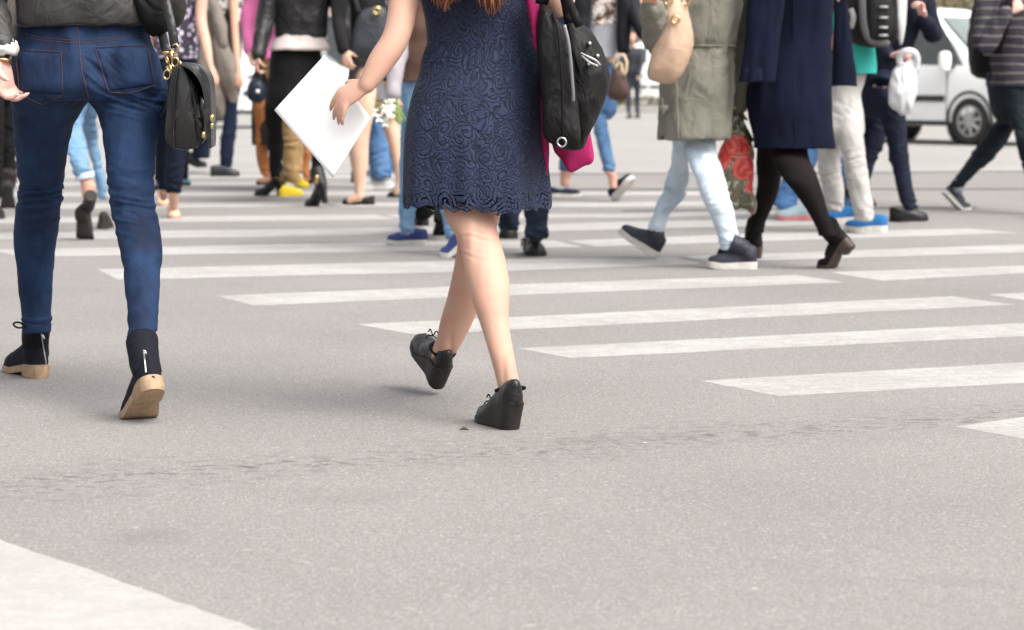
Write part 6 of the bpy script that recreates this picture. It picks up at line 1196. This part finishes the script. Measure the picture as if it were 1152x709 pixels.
# dark walkers at the left edge and behind the handbag
zL = legz(16.7, (-8, 16, 110), (-4, 18, 140), (0, 18, 165), (2, 19, 188), (4, 18, 200)); zR = legz(15.8, (-26, 4, 110), (-24, 4, 150), (-20, 3, 185), (-16, 2, 210), (-14, 0, 225))
o, C, _ = std('person in black trousers and brown black boots at the edge beside the dark blue jeans', -4, .95, 16.3, -8, [zR, zL], BLKCLOTH, 1.72, tmat=cloth('brown_grey_coat', (.10, .09, .08)), tname='coat', pname='trousers')
shoe(o, G(10, 234), -8, BRB, SOLK, .28, .105, 62, 4, 'toe', .02, .014, name='boot', voxel=.007, shaft=P(12, 192, 16.6), shr=(.05, .055)); shoe(o, G(-4, 246), 0, BRB, SOLK, .28, .1, 0, 3, 'ball', .02, .014, name='boot', voxel=.007)
qL = legz(19.2, (168, 192, 110), (172, 190, 140), (174, 189, 170), (174, 188, 195), (174, 187, 204)); qR = legz(19.6, (190, 214, 110), (195, 213, 145), (200, 213, 175), (203, 213, 196), (204, 213, 202))
o, C, _ = std('person in black trousers and teal black trainers behind the embossed handbag', 192, .96, 19.4, 185, [qR, qL], BLKCLOTH, 1.72, tmat=cloth('dark_grey_fleece', (.05, .05, .055)), pname='trousers')
TRN = plain('teal_trainer', (.06, .25, .30), .6, var=.6, scale=14); shoe(o, G(178, 214), 180, plain('grey_pink_trainer', (.30, .26, .27), .6, var=.8, scale=14), RUBK, .28, .1, 0, 8, 'toe', .012, .022, name='trainer', voxel=.008); shoe(o, G(208, 209), 170, TRN, RUBK, .28, .1, 0, 8, 'toe', .012, .022, name='trainer', voxel=.008)
# far pedestrians in the gap by the beige bag
for (px, d, yaw, c1_, c2_, lab) in ((712, 52, 200, (.05, .05, .06), (.04, .045, .06), 'tiny person in dark clothes far behind, left of the beige bag'), (252, 48, 190, (.3, .27, .24), (.06, .06, .08), 'tiny person in a tan coat far behind the printed black T-shirt')):
    C = hipc(px, .93, d); k_ = 576 + 0 * px; lg = []
    for s_ in (-1, 1):
        m0 = F / d; lg.append([(px + s_ * .09 * m0 - w_ * m0, px + s_ * .09 * m0 + w_ * m0, float(PY(z_, d)), d + .12 * s_ * (1 - z_ / .9)) for w_, z_ in ((.085, .80), (.075, .65), (.062, .48), (.06, .35), (.045, .1))])
    o, C, _ = std(lab, px, .93, d, yaw, lg, cloth('far_trousers_%d' % px, c2_), 1.7, tmat=cloth('far_coat_%d' % px, c1_), tname='coat', pname='trousers', voxel=.02, pvox=.02)
    for s_ in (-1, 1):
        q = P(px, 85, d); shoe(o, (q[0] + s_ * .09, d + .1 * s_, 0), yaw, DSH, RUBK, .26, .1, 0, 4, 'ball', .015, .012, name='shoe', voxel=.01)
# small litter on the road by the wedge shoes
m_ = MB(); q = G(522, 484, .006); tube(m_, [q + np.array([-.012, 0, 0]), q + np.array([0, .004, .004]), q + np.array([.012, .002, 0])], [.001, .005, .001], 3, 7, .3)
tag(mkobj('dry_leaf', m_, plain('dry_leaf_dark', (.05, .045, .03), .7), None, q), 'tiny dark dry leaf on the asphalt in front of the wedge shoes', 'leaf')
for x in list(bpy.data.objects):
    for k_ in ('_b', '_w'):
        if k_ in x: del x[k_]
